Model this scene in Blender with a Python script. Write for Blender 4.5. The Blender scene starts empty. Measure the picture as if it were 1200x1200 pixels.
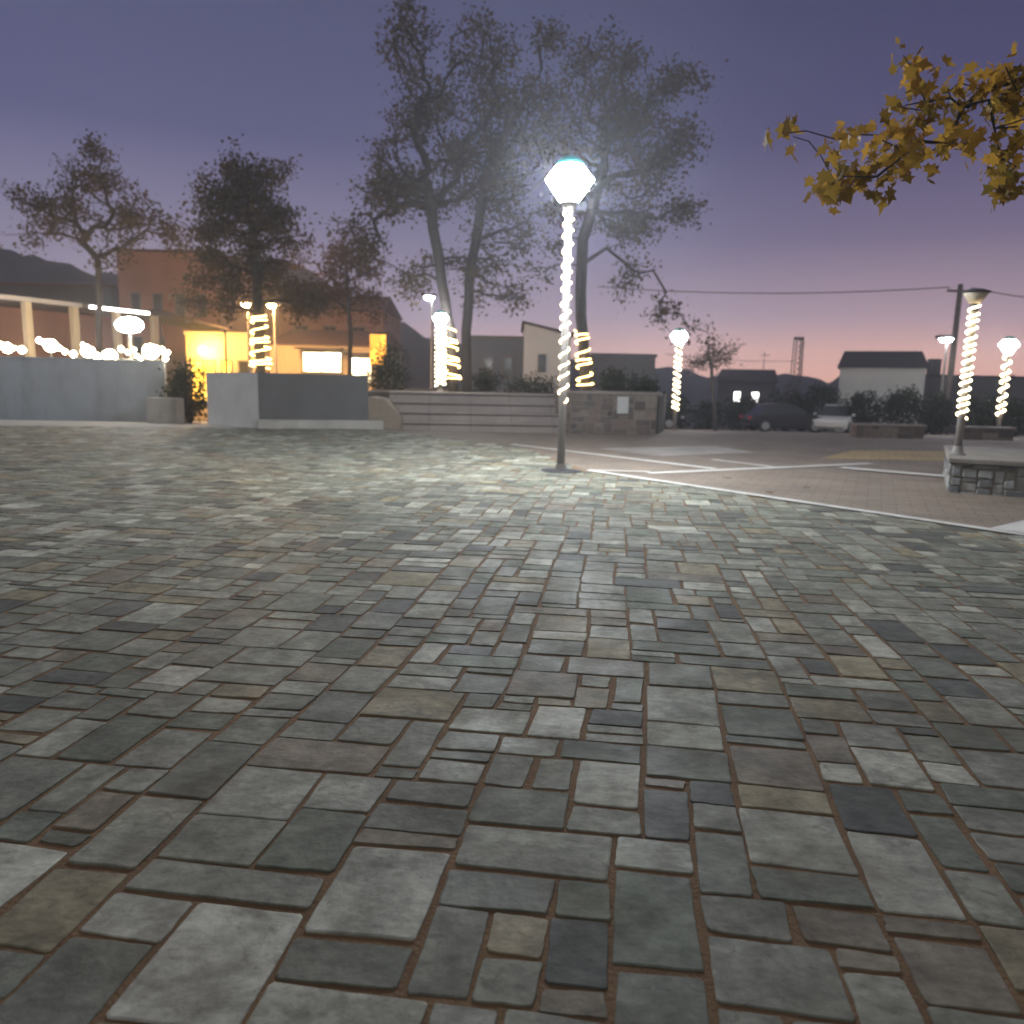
import bpy, math, random
import numpy as np
from mathutils import Vector, Matrix, noise

SC = bpy.context.scene
COL = SC.collection
R = math.radians

# ------------------------------------------------------------------ camera
F_PX, CX, CY = 900.0, 600.0, 600.0          # focal length in photo pixels (photo is 1200 wide)
CAM_H = 1.25
PITCH = math.atan(150 / F_PX)
ROLL = R(1.2)
_F = Vector((0, math.cos(PITCH), -math.sin(PITCH)))
_R0, _U0 = Vector((1, 0, 0)), Vector((0, math.sin(PITCH), math.cos(PITCH)))
_R = _R0 * math.cos(ROLL) + _U0 * math.sin(ROLL)
_U = _U0 * math.cos(ROLL) - _R0 * math.sin(ROLL)
cam_d = bpy.data.cameras.new("camera")
cam = bpy.data.objects.new("camera", cam_d)
COL.objects.link(cam)
m = Matrix((_R, _U, -_F)).transposed().to_4x4()
m.translation = Vector((0, 0, CAM_H))
cam.matrix_world = m
cam_d.sensor_width = 36
cam_d.lens = F_PX / 1200 * 36
cam_d.clip_end = 5000
cam_d.dof.use_dof = True
cam_d.dof.focus_distance = 2.7
cam_d.dof.aperture_fstop = 2.6
SC.camera = cam

# ------------------------------------------------------------------ sky, afterglow, exposure
world = bpy.data.worlds.new("World")
SC.world = world
world.use_nodes = True
nt = world.node_tree
nt.nodes.clear()
wo = nt.nodes.new("ShaderNodeOutputWorld")
SUN_EL, SUN_AZ = R(0.5), R(28)               # the sun has gone down ahead and to the right
sky = nt.nodes.new("ShaderNodeTexSky")
sky.sky_type = 'NISHITA'
sky.sun_disc = False
sky.sun_elevation = SUN_EL
sky.sun_rotation = SUN_AZ
b1 = nt.nodes.new("ShaderNodeBackground")
b1.inputs[1].default_value = 0.012
nt.links.new(sky.outputs[0], b1.inputs[0])
tc = nt.nodes.new("ShaderNodeTexCoord")
sp = nt.nodes.new("ShaderNodeSeparateXYZ")
nt.links.new(tc.outputs["Generated"], sp.inputs[0])


def ramp_node(stops):
    r = nt.nodes.new("ShaderNodeValToRGB")
    el = r.color_ramp.elements
    while len(el) < len(stops):
        el.new(0.5)
    for e, (p, c) in zip(el, stops):
        e.position = p
        e.color = (*c, 1)
    return r


# twilight arch towards the sunset, by sine of the elevation
ra = ramp_node([(0.0, (1.12, .66, .54)), (.045, (.92, .60, .58)), (.085, (.50, .40, .52)), (.17, (.135, .130, .285)),
                (.275, (.034, .040, .150)), (.40, (.027, .031, .112)), (.60, (.075, .078, .15)), (1.0, (.26, .26, .30))])
# the sky away from the sunset
rb = ramp_node([(0.0, (.56, .46, .56)), (.10, (.44, .38, .53)), (.18, (.26, .245, .405)),
                (.27, (.100, .105, .245)), (.40, (.082, .090, .195)), (.6, (.12, .12, .19)), (1.0, (.26, .26, .30))])
# the sky at the photographer's back, unseen and made brighter to light the near ground
rc = ramp_node([(0.0, (.30, .295, .27)), (.25, (.31, .30, .285)), (.6, (.25, .25, .245)), (1.0, (.22, .22, .235))])
for r in (ra, rb, rc):
    nt.links.new(sp.outputs[2], r.inputs[0])
mr = nt.nodes.new("ShaderNodeMapRange")
mr.interpolation_type = 'SMOOTHSTEP'
mr.inputs[1].default_value, mr.inputs[2].default_value = .30, -.55
nt.links.new(sp.outputs[0], mr.inputs[0])
mx = nt.nodes.new("ShaderNodeMixRGB")
nt.links.new(mr.outputs[0], mx.inputs[0])
nt.links.new(ra.outputs[0], mx.inputs[1])
nt.links.new(rb.outputs[0], mx.inputs[2])
mr2 = nt.nodes.new("ShaderNodeMapRange")
mr2.interpolation_type = 'SMOOTHSTEP'
mr2.inputs[1].default_value, mr2.inputs[2].default_value = .35, -.5
nt.links.new(sp.outputs[1], mr2.inputs[0])
mx2 = nt.nodes.new("ShaderNodeMixRGB")
nt.links.new(mr2.outputs[0], mx2.inputs[0])
nt.links.new(mx.outputs[0], mx2.inputs[1])
nt.links.new(rc.outputs[0], mx2.inputs[2])
b2 = nt.nodes.new("ShaderNodeBackground")
nt.links.new(mx2.outputs[0], b2.inputs[0])
b2.inputs[1].default_value = 1.0
ad = nt.nodes.new("ShaderNodeAddShader")
nt.links.new(b1.outputs[0], ad.inputs[0])
nt.links.new(b2.outputs[0], ad.inputs[1])
nt.links.new(ad.outputs[0], wo.inputs[0])

sl = bpy.data.lights.new("afterglow", 'SUN')
sl.energy = 0.02
sl.angle = R(20)
sl.color = (1, .7, .6)
so = bpy.data.objects.new("afterglow", sl)
COL.objects.link(so)
so.rotation_euler = (R(88), 0, R(180) - SUN_AZ)

SC.view_settings.view_transform = 'Standard'
SC.view_settings.look = 'None'
SC.view_settings.exposure = 0.0
SC.view_settings.gamma = 1
SC.cycles.use_denoising = True
SC.cycles.max_bounces = 5
SC.cycles.diffuse_bounces = 3
SC.cycles.glossy_bounces = 2
SC.cycles.transmission_bounces = 3
SC.cycles.sample_clamp_indirect = 4


# ------------------------------------------------------------------ pixel helpers
def ray(px, py):
    return (_F + _R * ((px - CX) / F_PX) + _U * ((CY - py) / F_PX))


def at(px, py, d):
    """world point seen at photo pixel (px, py) on the plane d metres ahead"""
    v = ray(px, py)
    return Vector((0, 0, CAM_H)) + v * (d / v.y)


KINK0, KINK1, SLOPE = 20.0, 60.0, 0.045


def zt(y):
    """the plaza is level, then falls gently away from the viewer"""
    return -SLOPE * max(0.0, min(y, KINK1) - KINK0)


def G(px, py, z=0.0):
    v = ray(px, py)
    t = (z - CAM_H) / v.z
    return Vector((0, 0, CAM_H)) + v * t


def GD(px, d):
    """ground point d metres ahead, under column px"""
    lo, hi = 300.0, 1100.0
    z = zt(d)
    for _ in range(40):
        mid = (lo + hi) / 2
        if at(px, mid, d).z > z:
            lo = mid
        else:
            hi = mid
    p = at(px, lo, d)
    p.z = z
    return p


# ------------------------------------------------------------------ materials
def mat(name, color, rough=.7, metal=0.0, var=.25, scale=6.0, bump=.15, bscale=40.0, spec=.5, attr=False, emit=None, estr=0.0):
    M = bpy.data.materials.new(name)
    M.use_nodes = True
    n, l = M.node_tree.nodes, M.node_tree.links
    p = n["Principled BSDF"]
    p.inputs["Roughness"].default_value = rough
    p.inputs["Metallic"].default_value = metal
    p.inputs["Specular IOR Level"].default_value = spec
    t = n.new("ShaderNodeTexCoord")
    nz = n.new("ShaderNodeTexNoise")
    nz.inputs["Scale"].default_value = scale
    nz.inputs["Detail"].default_value = 6
    nz.inputs["Roughness"].default_value = .65
    l.new(t.outputs["Object"], nz.inputs["Vector"])
    rm = n.new("ShaderNodeMapRange")
    rm.inputs[1].default_value, rm.inputs[2].default_value = .25, .75
    rm.inputs[3].default_value, rm.inputs[4].default_value = 1 - var, 1 + var
    l.new(nz.outputs[0], rm.inputs[0])
    mul = n.new("ShaderNodeMixRGB")
    mul.blend_type = 'MULTIPLY'
    mul.inputs[0].default_value = 1
    if attr:
        a = n.new("ShaderNodeAttribute")
        a.attribute_name = "Col"
        l.new(a.outputs[0], mul.inputs[1])
    else:
        mul.inputs[1].default_value = (*color, 1)
    l.new(rm.outputs[0], mul.inputs[2])
    l.new(mul.outputs[0], p.inputs["Base Color"])
    if bump:
        nb = n.new("ShaderNodeTexNoise")
        nb.inputs["Scale"].default_value = bscale
        nb.inputs["Detail"].default_value = 5
        l.new(t.outputs["Object"], nb.inputs["Vector"])
        bp = n.new("ShaderNodeBump")
        bp.inputs["Strength"].default_value = bump
        bp.inputs["Distance"].default_value = .02
        l.new(nb.outputs[0], bp.inputs["Height"])
        l.new(bp.outputs[0], p.inputs["Normal"])
    if emit:
        p.inputs["Emission Color"].default_value = (*emit, 1)
        p.inputs["Emission Strength"].default_value = estr
    return M


def slate_mat():
    M = mat("slate_stone", (1, 1, 1), rough=.72, var=.48, scale=8, bump=.2, bscale=34, spec=.3, attr=True)
    n, l = M.node_tree.nodes, M.node_tree.links
    p = n["Principled BSDF"]
    t = [x for x in n if x.type == 'TEX_COORD'][0]
    nz = n.new("ShaderNodeTexNoise")
    nz.inputs["Scale"].default_value = 3.3
    nz.inputs["Detail"].default_value = 8
    l.new(t.outputs["Object"], nz.inputs["Vector"])
    rm = n.new("ShaderNodeMapRange")
    rm.inputs[1].default_value, rm.inputs[2].default_value = .3, .7
    rm.inputs[3].default_value, rm.inputs[4].default_value = .58, .9
    l.new(nz.outputs[0], rm.inputs[0])
    l.new(rm.outputs[0], p.inputs["Roughness"])
    # fine mineral grain and cleft lines in the slate
    gm = n.new("ShaderNodeMapping")
    gm.inputs["Scale"].default_value = (16, 34, 14)
    gm.inputs["Rotation"].default_value[2] = .5
    l.new(t.outputs["Object"], gm.inputs[0])
    gn = n.new("ShaderNodeTexNoise")
    gn.inputs["Scale"].default_value = 1
    gn.inputs["Detail"].default_value = 9
    gn.inputs["Roughness"].default_value = .75
    l.new(gm.outputs[0], gn.inputs["Vector"])
    gr = n.new("ShaderNodeMapRange")
    gr.inputs[1].default_value, gr.inputs[2].default_value = .3, .7
    gr.inputs[3].default_value, gr.inputs[4].default_value = .72, 1.28
    l.new(gn.outputs[0], gr.inputs[0])
    gx = n.new("ShaderNodeMixRGB")
    gx.blend_type = 'MULTIPLY'
    gx.inputs[0].default_value = 1
    l.new(p.inputs["Base Color"].links[0].from_socket, gx.inputs[1])
    l.new(gr.outputs[0], gx.inputs[2])
    l.new(gx.outputs[0], p.inputs["Base Color"])
    # old stains and scuffs with ragged outlines, from hand size to a metre
    for sc_, lo_, hi_, am_ in ((4.5, .50, .62, .42), (1.1, .50, .66, .38), (22, .58, .66, .40)):
        dn = n.new("ShaderNodeTexNoise")
        dn.inputs["Scale"].default_value = sc_
        dn.inputs["Detail"].default_value = 9
        dn.inputs["Roughness"].default_value = .68
        dn.inputs["Distortion"].default_value = .6
        l.new(t.outputs["Object"], dn.inputs["Vector"])
        dr_ = n.new("ShaderNodeMapRange")
        dr_.inputs[1].default_value, dr_.inputs[2].default_value = lo_, hi_
        dr_.inputs[3].default_value, dr_.inputs[4].default_value = 0, am_
        l.new(dn.outputs[0], dr_.inputs[0])
        dm = n.new("ShaderNodeMixRGB")
        dm.inputs[2].default_value = (.075, .072, .058, 1)
        l.new(p.inputs["Base Color"].links[0].from_socket, dm.inputs[1])
        l.new(dr_.outputs[0], dm.inputs[0])
        l.new(dm.outputs[0], p.inputs["Base Color"])
    # faint dirt and ochre bloom on the stone faces
    n2 = n.new("ShaderNodeTexNoise")
    n2.inputs["Scale"].default_value = 1.7
    n2.inputs["Detail"].default_value = 7
    l.new(t.outputs["Object"], n2.inputs["Vector"])
    r2 = n.new("ShaderNodeMapRange")
    r2.inputs[1].default_value, r2.inputs[2].default_value = .52, .75
    r2.inputs[3].default_value, r2.inputs[4].default_value = 0, .55
    l.new(n2.outputs[0], r2.inputs[0])
    mixn = n.new("ShaderNodeMixRGB")
    mixn.inputs[2].default_value = (.13, .10, .07, 1)
    src = p.inputs["Base Color"].links[0].from_socket
    l.new(src, mixn.inputs[1])
    l.new(r2.outputs[0], mixn.inputs[0])
    l.new(mixn.outputs[0], p.inputs["Base Color"])
    return M


def weather(M, amount=.35):
    """rain streaks and grime that run down a plastered wall"""
    n, l = M.node_tree.nodes, M.node_tree.links
    p = n["Principled BSDF"]
    t = [x for x in n if x.type == 'TEX_COORD'][0]
    mp = n.new("ShaderNodeMapping")
    mp.inputs["Scale"].default_value = (1.5, 1.5, .35)
    l.new(t.outputs["Object"], mp.inputs[0])
    nz = n.new("ShaderNodeTexNoise")
    nz.inputs["Scale"].default_value = 1.3
    nz.inputs["Detail"].default_value = 8
    nz.inputs["Roughness"].default_value = .7
    l.new(mp.outputs[0], nz.inputs["Vector"])
    rm = n.new("ShaderNodeMapRange")
    rm.inputs[1].default_value, rm.inputs[2].default_value = .48, .82
    rm.inputs[3].default_value, rm.inputs[4].default_value = 0, amount
    l.new(nz.outputs[0], rm.inputs[0])
    mx_ = n.new("ShaderNodeMixRGB")
    mx_.inputs[2].default_value = (.09, .085, .075, 1)
    src = p.inputs["Base Color"].links[0].from_socket
    l.new(rm.outputs[0], mx_.inputs[0])
    l.new(src, mx_.inputs[1])
    l.new(mx_.outputs[0], p.inputs["Base Color"])


def paver_mat(name, c1, c2, cm, w, h, rough=.75, rot=0.0, off=(0, 0, 0)):
    M = mat(name, c1, rough=rough, var=.22, scale=1.2, bump=.2, bscale=60)
    n, l = M.node_tree.nodes, M.node_tree.links
    p = n["Principled BSDF"]
    t = [x for x in n if x.type == 'TEX_COORD'][0]
    mp = n.new("ShaderNodeMapping")
    mp.inputs["Rotation"].default_value[2] = rot
    mp.inputs["Location"].default_value = off
    l.new(t.outputs["Object"], mp.inputs[0])
    b = n.new("ShaderNodeTexBrick")
    b.inputs["Color1"].default_value = (*c1, 1)
    b.inputs["Color2"].default_value = (*c2, 1)
    b.inputs["Mortar"].default_value = (*cm, 1)
    b.inputs["Scale"].default_value = 1
    b.inputs["Mortar Size"].default_value = .006
    b.inputs["Brick Width"].default_value = w
    b.inputs["Row Height"].default_value = h
    l.new(mp.outputs[0], b.inputs["Vector"])
    mul = [x for x in n if x.type == 'MIX_RGB'][0]
    l.new(b.outputs[0], mul.inputs[1])
    return M


def emitter(name, color, strength):
    M = bpy.data.materials.new(name)
    M.use_nodes = True
    p = M.node_tree.nodes["Principled BSDF"]
    p.inputs["Base Color"].default_value = (*[min(.8, c) for c in color], 1)
    p.inputs["Emission Color"].default_value = (*color, 1)
    p.inputs["Emission Strength"].default_value = strength
    return M


def interior(M, scale, lo=.25, hi=1.6):
    n, l = M.node_tree.nodes, M.node_tree.links
    p = n["Principled BSDF"]
    col = tuple(p.inputs["Emission Color"].default_value)
    st = p.inputs["Emission Strength"].default_value
    t = n.new("ShaderNodeTexCoord")
    v = n.new("ShaderNodeTexVoronoi")
    v.distance = 'CHEBYCHEV'
    v.inputs["Scale"].default_value = scale
    l.new(t.outputs["Object"], v.inputs["Vector"])
    sx = n.new("ShaderNodeSeparateColor")
    l.new(v.outputs["Color"], sx.inputs[0])
    rm = n.new("ShaderNodeMapRange")
    rm.inputs[3].default_value, rm.inputs[4].default_value = st * lo, st * 1.6
    l.new(sx.outputs[0], rm.inputs[0])
    l.new(rm.outputs[0], p.inputs["Emission Strength"])


def leaf_mat(name, c1, c2, trans=.35):
    M = bpy.data.materials.new(name)
    M.use_nodes = True
    n, l = M.node_tree.nodes, M.node_tree.links
    p = n["Principled BSDF"]
    p.inputs["Roughness"].default_value = .6
    p.inputs["Specular IOR Level"].default_value = .06
    a = n.new("ShaderNodeAttribute")
    a.attribute_name = "Col"
    mxn = n.new("ShaderNodeMixRGB")
    mxn.inputs[1].default_value = (*c1, 1)
    mxn.inputs[2].default_value = (*c2, 1)
    l.new(a.outputs["Fac"], mxn.inputs[0])
    l.new(mxn.outputs[0], p.inputs["Base Color"])
    tr = n.new("ShaderNodeBsdfTranslucent")
    l.new(mxn.outputs[0], tr.inputs[0])
    ms = n.new("ShaderNodeMixShader")
    ms.inputs[0].default_value = trans
    out = [x for x in n if x.type == 'OUTPUT_MATERIAL'][0]
    l.new(p.outputs[0], ms.inputs[1])
    l.new(tr.outputs[0], ms.inputs[2])
    l.new(ms.outputs[0], out.inputs[0])
    return M


M_slate = slate_mat()
M_sand = mat("joint_sand", (.185, .110, .055), rough=.95, var=.35, scale=5, bump=.4, bscale=90)
M_earth = mat("dry_earth", (.075, .066, .055), rough=.95, var=.4, scale=.6, bump=.4)
M_fine = paver_mat("fine_pavers", (.235, .185, .145), (.185, .15, .12), (.11, .085, .065), .30, .15, rot=R(25))
M_marble = mat("white_marble_strip", (.62, .60, .56), rough=.6, var=.2, scale=2.5)
M_concrete = mat("pale_concrete", (.44, .42, .39), rough=.85, var=.22, scale=1.5)
M_asphalt = mat("asphalt", (.055, .053, .052), rough=.9, var=.3, scale=2)
M_bluewall = mat("blue_grey_plaster", (.43, .48, .54), rough=.85, var=.14, scale=.9)
M_white = mat("white_plaster", (.80, .81, .82), rough=.85, var=.12, scale=1.2)
M_greywall = mat("dark_grey_plaster", (.125, .125, .128), rough=.8, var=.12, scale=1.4)
M_steps = paver_mat("pink_stone_block", (.30, .255, .235), (.25, .21, .19), (.12, .09, .08), 1.1, 5.0, off=(0, 2.2, 0))
M_stepshade = mat("step_shadow_strip", (.07, .055, .05), rough=.9)
M_rubble = mat("rubble_stone", (1, 1, 1), rough=.75, var=.3, scale=7, bump=.6, bscale=20, attr=True)
M_mortar = mat("mortar", (.20, .18, .155), rough=.95)
M_pole = mat("grey_painted_steel", (.24, .225, .215), rough=.45, var=.08, bump=0)
M_darkmetal = mat("dark_metal", (.05, .05, .055), rough=.5, var=.15, bump=0)
M_teal = mat("teal_cap", (.03, .42, .40), rough=.4, var=.1, bump=0)
M_bowl = mat("frosted_bowl_unlit", (.55, .47, .36), rough=.5, var=.06, bump=0)
M_lamp = emitter("lamp_diffuser_lit", (.90, .96, 1.0), 580)
M_lampfar = emitter("lamp_diffuser_far", (.93, .96, 1.0), 130)
M_rope = emitter("rope_light_warm_white", (1.0, .80, .50), 9)
M_ropey = emitter("rope_light_yellow", (1.0, .66, .24), 9)
M_flood = emitter("floodlight_lit", (.86, .95, 1.0), 160)
M_bulb = emitter("bulb_warm", (1.0, .80, .50), 70)
M_tube = emitter("fluorescent_tube", (1.0, .97, .95), 7)
M_shopwhite = emitter("shop_window_lit", (1.0, .80, .48), 9)
M_shopyel = emitter("shop_window_yellow", (1.0, .56, .08), 3.4)
M_yelbulb = emitter("yellow_bulb", (1.0, .60, .12), 420)
M_orange = emitter("orange_sign_lit", (1.0, .43, .05), 1.3)
M_sodium = emitter("sodium_lamp_lens", (1.0, .52, .17), 3000)
M_headl = emitter("window_lamp_lit", (1.0, .96, .9), 5)
for _m, _a in ((M_bluewall, .4), (M_white, .15), (M_greywall, .5), (M_concrete, .35)):
    weather(_m, _a)
interior(M_shopwhite, 1.6, .04)
interior(M_shopyel, 1.4, .15)
interior(M_orange, 1.1, .5)
M_terra = mat("terracotta_plaster", (.34, .17, .12), rough=.9, var=.2, scale=.5)
M_cream = mat("cream_plaster", (.45, .36, .25), rough=.9, var=.15, scale=.6)
M_paleh = mat("pale_plaster", (.62, .61, .60), rough=.9, var=.12, scale=.5)
M_bluehouse = mat("slate_blue_plaster", (.09, .11, .15), rough=.9, var=.15, scale=.5)
M_darkhouse = mat("dark_plaster", (.09, .085, .09), rough=.9, var=.15, scale=.5)
M_roof = mat("dark_roof_tiles", (.045, .035, .035), rough=.85, var=.3, scale=3)
M_redroof = mat("old_clay_tiles", (.11, .05, .035), rough=.9, var=.3, scale=3)
M_frame = mat("window_frame", (.12, .11, .10), rough=.6, var=.1, bump=0)
M_pane = mat("dark_glass", (.02, .022, .025), rough=.1, var=.05, bump=0)
M_awn = mat("dark_awning", (.06, .045, .04), rough=.9, var=.1, bump=0)
M_awnlight = mat("grey_awning", (.40, .36, .34), rough=.8, var=.1, bump=0)
M_bark = mat("bark", (.052, .043, .037), rough=.95, var=.4, scale=8, bump=.8, bscale=18)
M_leafdark = leaf_mat("leaves_dull_autumn", (.075, .062, .045), (.15, .11, .065), .45)
M_leafbrown = leaf_mat("leaves_brown", (.09, .06, .04), (.17, .10, .05), .45)
M_leafgreen = leaf_mat("leaves_green", (.015, .024, .010), (.04, .052, .018))
M_leafyellow = leaf_mat("leaves_yellow", (.10, .085, .018), (.60, .34, .05), .45)
M_hill = mat("dark_hillside", (.035, .030, .030), rough=1, var=.5, scale=.05, bump=0)
M_carblack = mat("black_car_paint", (.012, .012, .016), rough=.2, var=.05, bump=0)
M_carwhite = mat("white_car_paint", (.62, .62, .62), rough=.25, var=.04, bump=0)
M_tyre = mat("tyre_rubber", (.015, .015, .015), rough=.9, var=.1, bump=0)
M_rim = mat("alloy", (.4, .4, .42), rough=.35, metal=.8, var=.05, bump=0)
M_carglass = mat("car_glass", (.02, .025, .03), rough=.05, var=.05, bump=0)
M_clear = mat("headlight_glass", (.6, .62, .62), rough=.15, var=.05, bump=0)
M_red = mat("tail_light", (.35, .02, .02), rough=.3, var=.05, bump=0)
M_wood = mat("weathered_wood", (.07, .055, .045), rough=.9, var=.3, scale=5)
M_wire = mat("black_cable", (.01, .01, .012), rough=.7, var=.05, bump=0)
M_dryleaf = mat("dry_leaf", (.14, .075, .03), rough=.8, var=.25, bump=0)
M_plaque = mat("white_plaque", (.55, .55, .55), rough=.5, var=.06, bump=0)
M_lattice = mat("steel_lattice", (.16, .13, .13), rough=.6, var=.1, bump=0)


# ------------------------------------------------------------------ mesh builder
class MB:
    def __init__(s):
        s.v, s.f, s.c = [], [], []

    def add(s, verts, faces, col=None):
        o = len(s.v)
        s.v.extend([tuple(p) for p in verts])
        s.f.extend([tuple(i + o for i in f) for f in faces])
        if col is not None:
            s.c.extend([col] * len(verts))
        return s

    def box(s, x0, x1, y0, y1, z0, z1, ch=0.0):
        if ch <= 0:
            v = [(x, y, z) for z in (z0, z1) for y in (y0, y1) for x in (x0, x1)]
            f = [(0, 2, 3, 1), (4, 5, 7, 6), (0, 1, 5, 4), (2, 6, 7, 3), (0, 4, 6, 2), (1, 3, 7, 5)]
            return s.add(v, f)
        rings = []
        for z, i in ((z0, ch), (z0 + ch, 0), (z1 - ch, 0), (z1, ch)):
            a, b, c, d = x0 + i, x1 - i, y0 + i, y1 - i
            rings.append([(a + ch, c, z), (b - ch, c, z), (b, c + ch, z), (b, d - ch, z), (b - ch, d, z), (a + ch, d, z), (a, d - ch, z), (a, c + ch, z)])
        return s.loft(rings)

    def loft(s, rings, cap=True):
        n = len(rings[0])
        v = [p for r in rings for p in r]
        f = []
        for k in range(len(rings) - 1):
            for i in range(n):
                j = (i + 1) % n
                f.append((k * n + i, k * n + j, (k + 1) * n + j, (k + 1) * n + i))
        if cap:
            f.append(tuple(range(n - 1, -1, -1)))
            f.append(tuple(range((len(rings) - 1) * n, len(rings) * n)))
        return s.add(v, f)

    def lathe(s, prof, n=20, c=(0, 0, 0)):
        rings = [[(c[0] + r * math.cos(2 * math.pi * i / n), c[1] + r * math.sin(2 * math.pi * i / n), c[2] + z) for i in range(n)] for r, z in prof]
        return s.loft(rings)

    def tube(s, pts, rad, n=6, cap=True):
        pts = [Vector(p) for p in pts]
        if not hasattr(rad, '__len__'):
            rad = [rad] * len(pts)
        rings = []
        up = Vector((0, 0, 1))
        for i, p in enumerate(pts):
            t = (pts[min(i + 1, len(pts) - 1)] - pts[max(i - 1, 0)]).normalized()
            ref = up if abs(t.z) < .95 else Vector((1, 0, 0))
            a = t.cross(ref).normalized()
            b = t.cross(a)
            rings.append([p + (a * math.cos(2 * math.pi * k / n) + b * math.sin(2 * math.pi * k / n)) * rad[i] for k in range(n)])
        return s.loft(rings, cap)

    def prism(s, poly, y0, y1):
        """poly of (x, z) pushed along y"""
        n = len(poly)
        v = [(x, y0, z) for x, z in poly] + [(x, y1, z) for x, z in poly]
        f = [tuple(range(n)), tuple(range(2 * n - 1, n - 1, -1))]
        f += [(i, i + n, (i + 1) % n + n, (i + 1) % n) for i in range(n)]
        return s.add(v, f)

    def build(s, name, material, parent=None, loc=None, smooth=False):
        me = bpy.data.meshes.new(name)
        me.from_pydata(s.v, [], s.f)
        if s.c:
            a = me.color_attributes.new("Col", 'FLOAT_COLOR', 'POINT')
            a.data.foreach_set("color", np.array([(*c, 1) for c in s.c], dtype=np.float32).ravel())
        me.materials.append(material)
        if smooth:
            me.polygons.foreach_set("use_smooth", [True] * len(me.polygons))
        me.update()
        o = bpy.data.objects.new(name, me)
        COL.objects.link(o)
        if parent:
            o.parent = parent
        if loc is not None:
            o.location = loc
        return o


def fix_normals(o):
    import bmesh
    bm = bmesh.new()
    bm.from_mesh(o.data)
    bmesh.ops.recalc_face_normals(bm, faces=bm.faces[:])
    bm.to_mesh(o.data)
    bm.free()
    return o


def tag(o, label, cat, group=None, kind=None):
    o["label"] = label
    o["category"] = cat
    if group:
        o["group"] = group
    if kind:
        o["kind"] = kind
    return o


def struct(o):
    o["kind"] = "structure"
    return o


def thing(name, label, cat, loc=(0, 0, 0), rz=0.0, group=None):
    o = bpy.data.objects.new(name, None)
    o.empty_display_size = .2
    COL.objects.link(o)
    o.location = loc
    o.rotation_euler = (0, 0, rz)
    return tag(o, label, cat, group)


def dup(root, loc, rz, label):
    r = root.copy()
    COL.objects.link(r)
    r.location = loc
    r.rotation_euler = (0, 0, rz)
    r["label"] = label
    for ch in root.children:
        c = ch.copy()
        COL.objects.link(c)
        c.parent = r
        for g in ch.children:
            d = g.copy()
            COL.objects.link(d)
            d.parent = c
    return r


# ------------------------------------------------------------------ ground
def sheet(name, poly, dz, material):
    """a flat polygon on the ground (x, y points), split where the ground starts to fall"""
    def clip(ps, y, keep_above):
        out = []
        for i, a in enumerate(ps):
            b = ps[(i + 1) % len(ps)]
            ia = (a[1] >= y) == keep_above or a[1] == y
            ib = (b[1] >= y) == keep_above or b[1] == y
            if ia:
                out.append(a)
            if ia != ib:
                t = (y - a[1]) / (b[1] - a[1])
                out.append((a[0] + t * (b[0] - a[0]), y))
        return out
    mb = MB()
    bands = [(-1e4, KINK0), (KINK0, KINK1), (KINK1, 1e4)]
    for lo, hi in bands:
        q = clip(clip([(p[0], p[1]) for p in poly], lo, True), hi, False)
        if len(q) >= 3:
            mb.add([(x, y, zt(y) + dz) for x, y in q], [tuple(range(len(q)))])
    return fix_up(struct(mb.build(name, material)))


def fix_up(o):
    for p in o.data.polygons:
        if p.normal.z < 0:
            p.flip()
    return o


sheet("ground", [(-255, -30), (255, -30), (255, 258), (-255, 258)], 0, M_earth)


def gp(px, py):
    p = G(px, py)
    return (p.x, p.y)


def far_gp(px, d):
    p = GD(px, d)
    return (p.x, p.y)


# slate paving outline in metres
P0, P1, P2, P3 = gp(440, 503), gp(610, 524), gp(690, 552.5), gp(1190, 627)
dx, dy = P3[0] - P2[0], P3[1] - P2[1]
P4 = (P3[0] + dx * 1.2, P3[1] + dy * 1.2)
PL = gp(0, 499)
PLL = (PL[0] - 12, PL[1] + 0.5)
SLATE = [(-26, .2), (P4[0], .2), P4, P3, P2, P1, P0, PL, PLL, (-26, PLL[1])]
sheet("paving_bed", SLATE, .004, M_sand)
sheet("concrete_walk", [PLL, PL, P0, far_gp(440, 30), (-30, 30), (-30, PLL[1])], .0045, M_concrete)
sheet("fine_paving", [P0, P1, P2, P3, P4, (30, P4[1]), (30, 46), far_gp(440, 46)], .006, M_fine)
sheet("road", [(-120, 46), (120, 46), (120, 56), (-120, 56)], .004, M_asphalt)


def ashlar(W, H, unit, sizes, rng):
    """random rectangles that fill W x H on a grid of the given unit"""
    nx, ny = max(2, round(W / unit)), max(2, round(H / unit))
    occ = np.zeros((ny, nx), bool)
    out = []
    for j in range(ny):
        i = 0
        while i < nx:
            if occ[j, i]:
                i += 1
                continue
            free = 1
            while i + free < nx and free < 8 and not occ[j, i + free]:
                free += 1
            w, h = rng.choice(sizes)
            w = min(w, free)
            if free - w == 1:
                w = free
            h = min(h, ny - j)
            occ[j:j + h, i:i + w] = True
            out.append((i * W / nx, j * H / ny, w * W / nx, h * H / ny))
            i += w
    return out


def clip_half(ps, a, b):
    """keep the part of polygon ps left of the line a->b"""
    out = []
    def side(p):
        return (b[0] - a[0]) * (p[1] - a[1]) - (b[1] - a[1]) * (p[0] - a[0])
    for i, p in enumerate(ps):
        q = ps[(i + 1) % len(ps)]
        sp_, sq = side(p), side(q)
        if sp_ >= 0:
            out.append(p)
        if (sp_ >= 0) != (sq >= 0):
            t = sp_ / (sp_ - sq)
            out.append((p[0] + t * (q[0] - p[0]), p[1] + t * (q[1] - p[1])))
    return out


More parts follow.
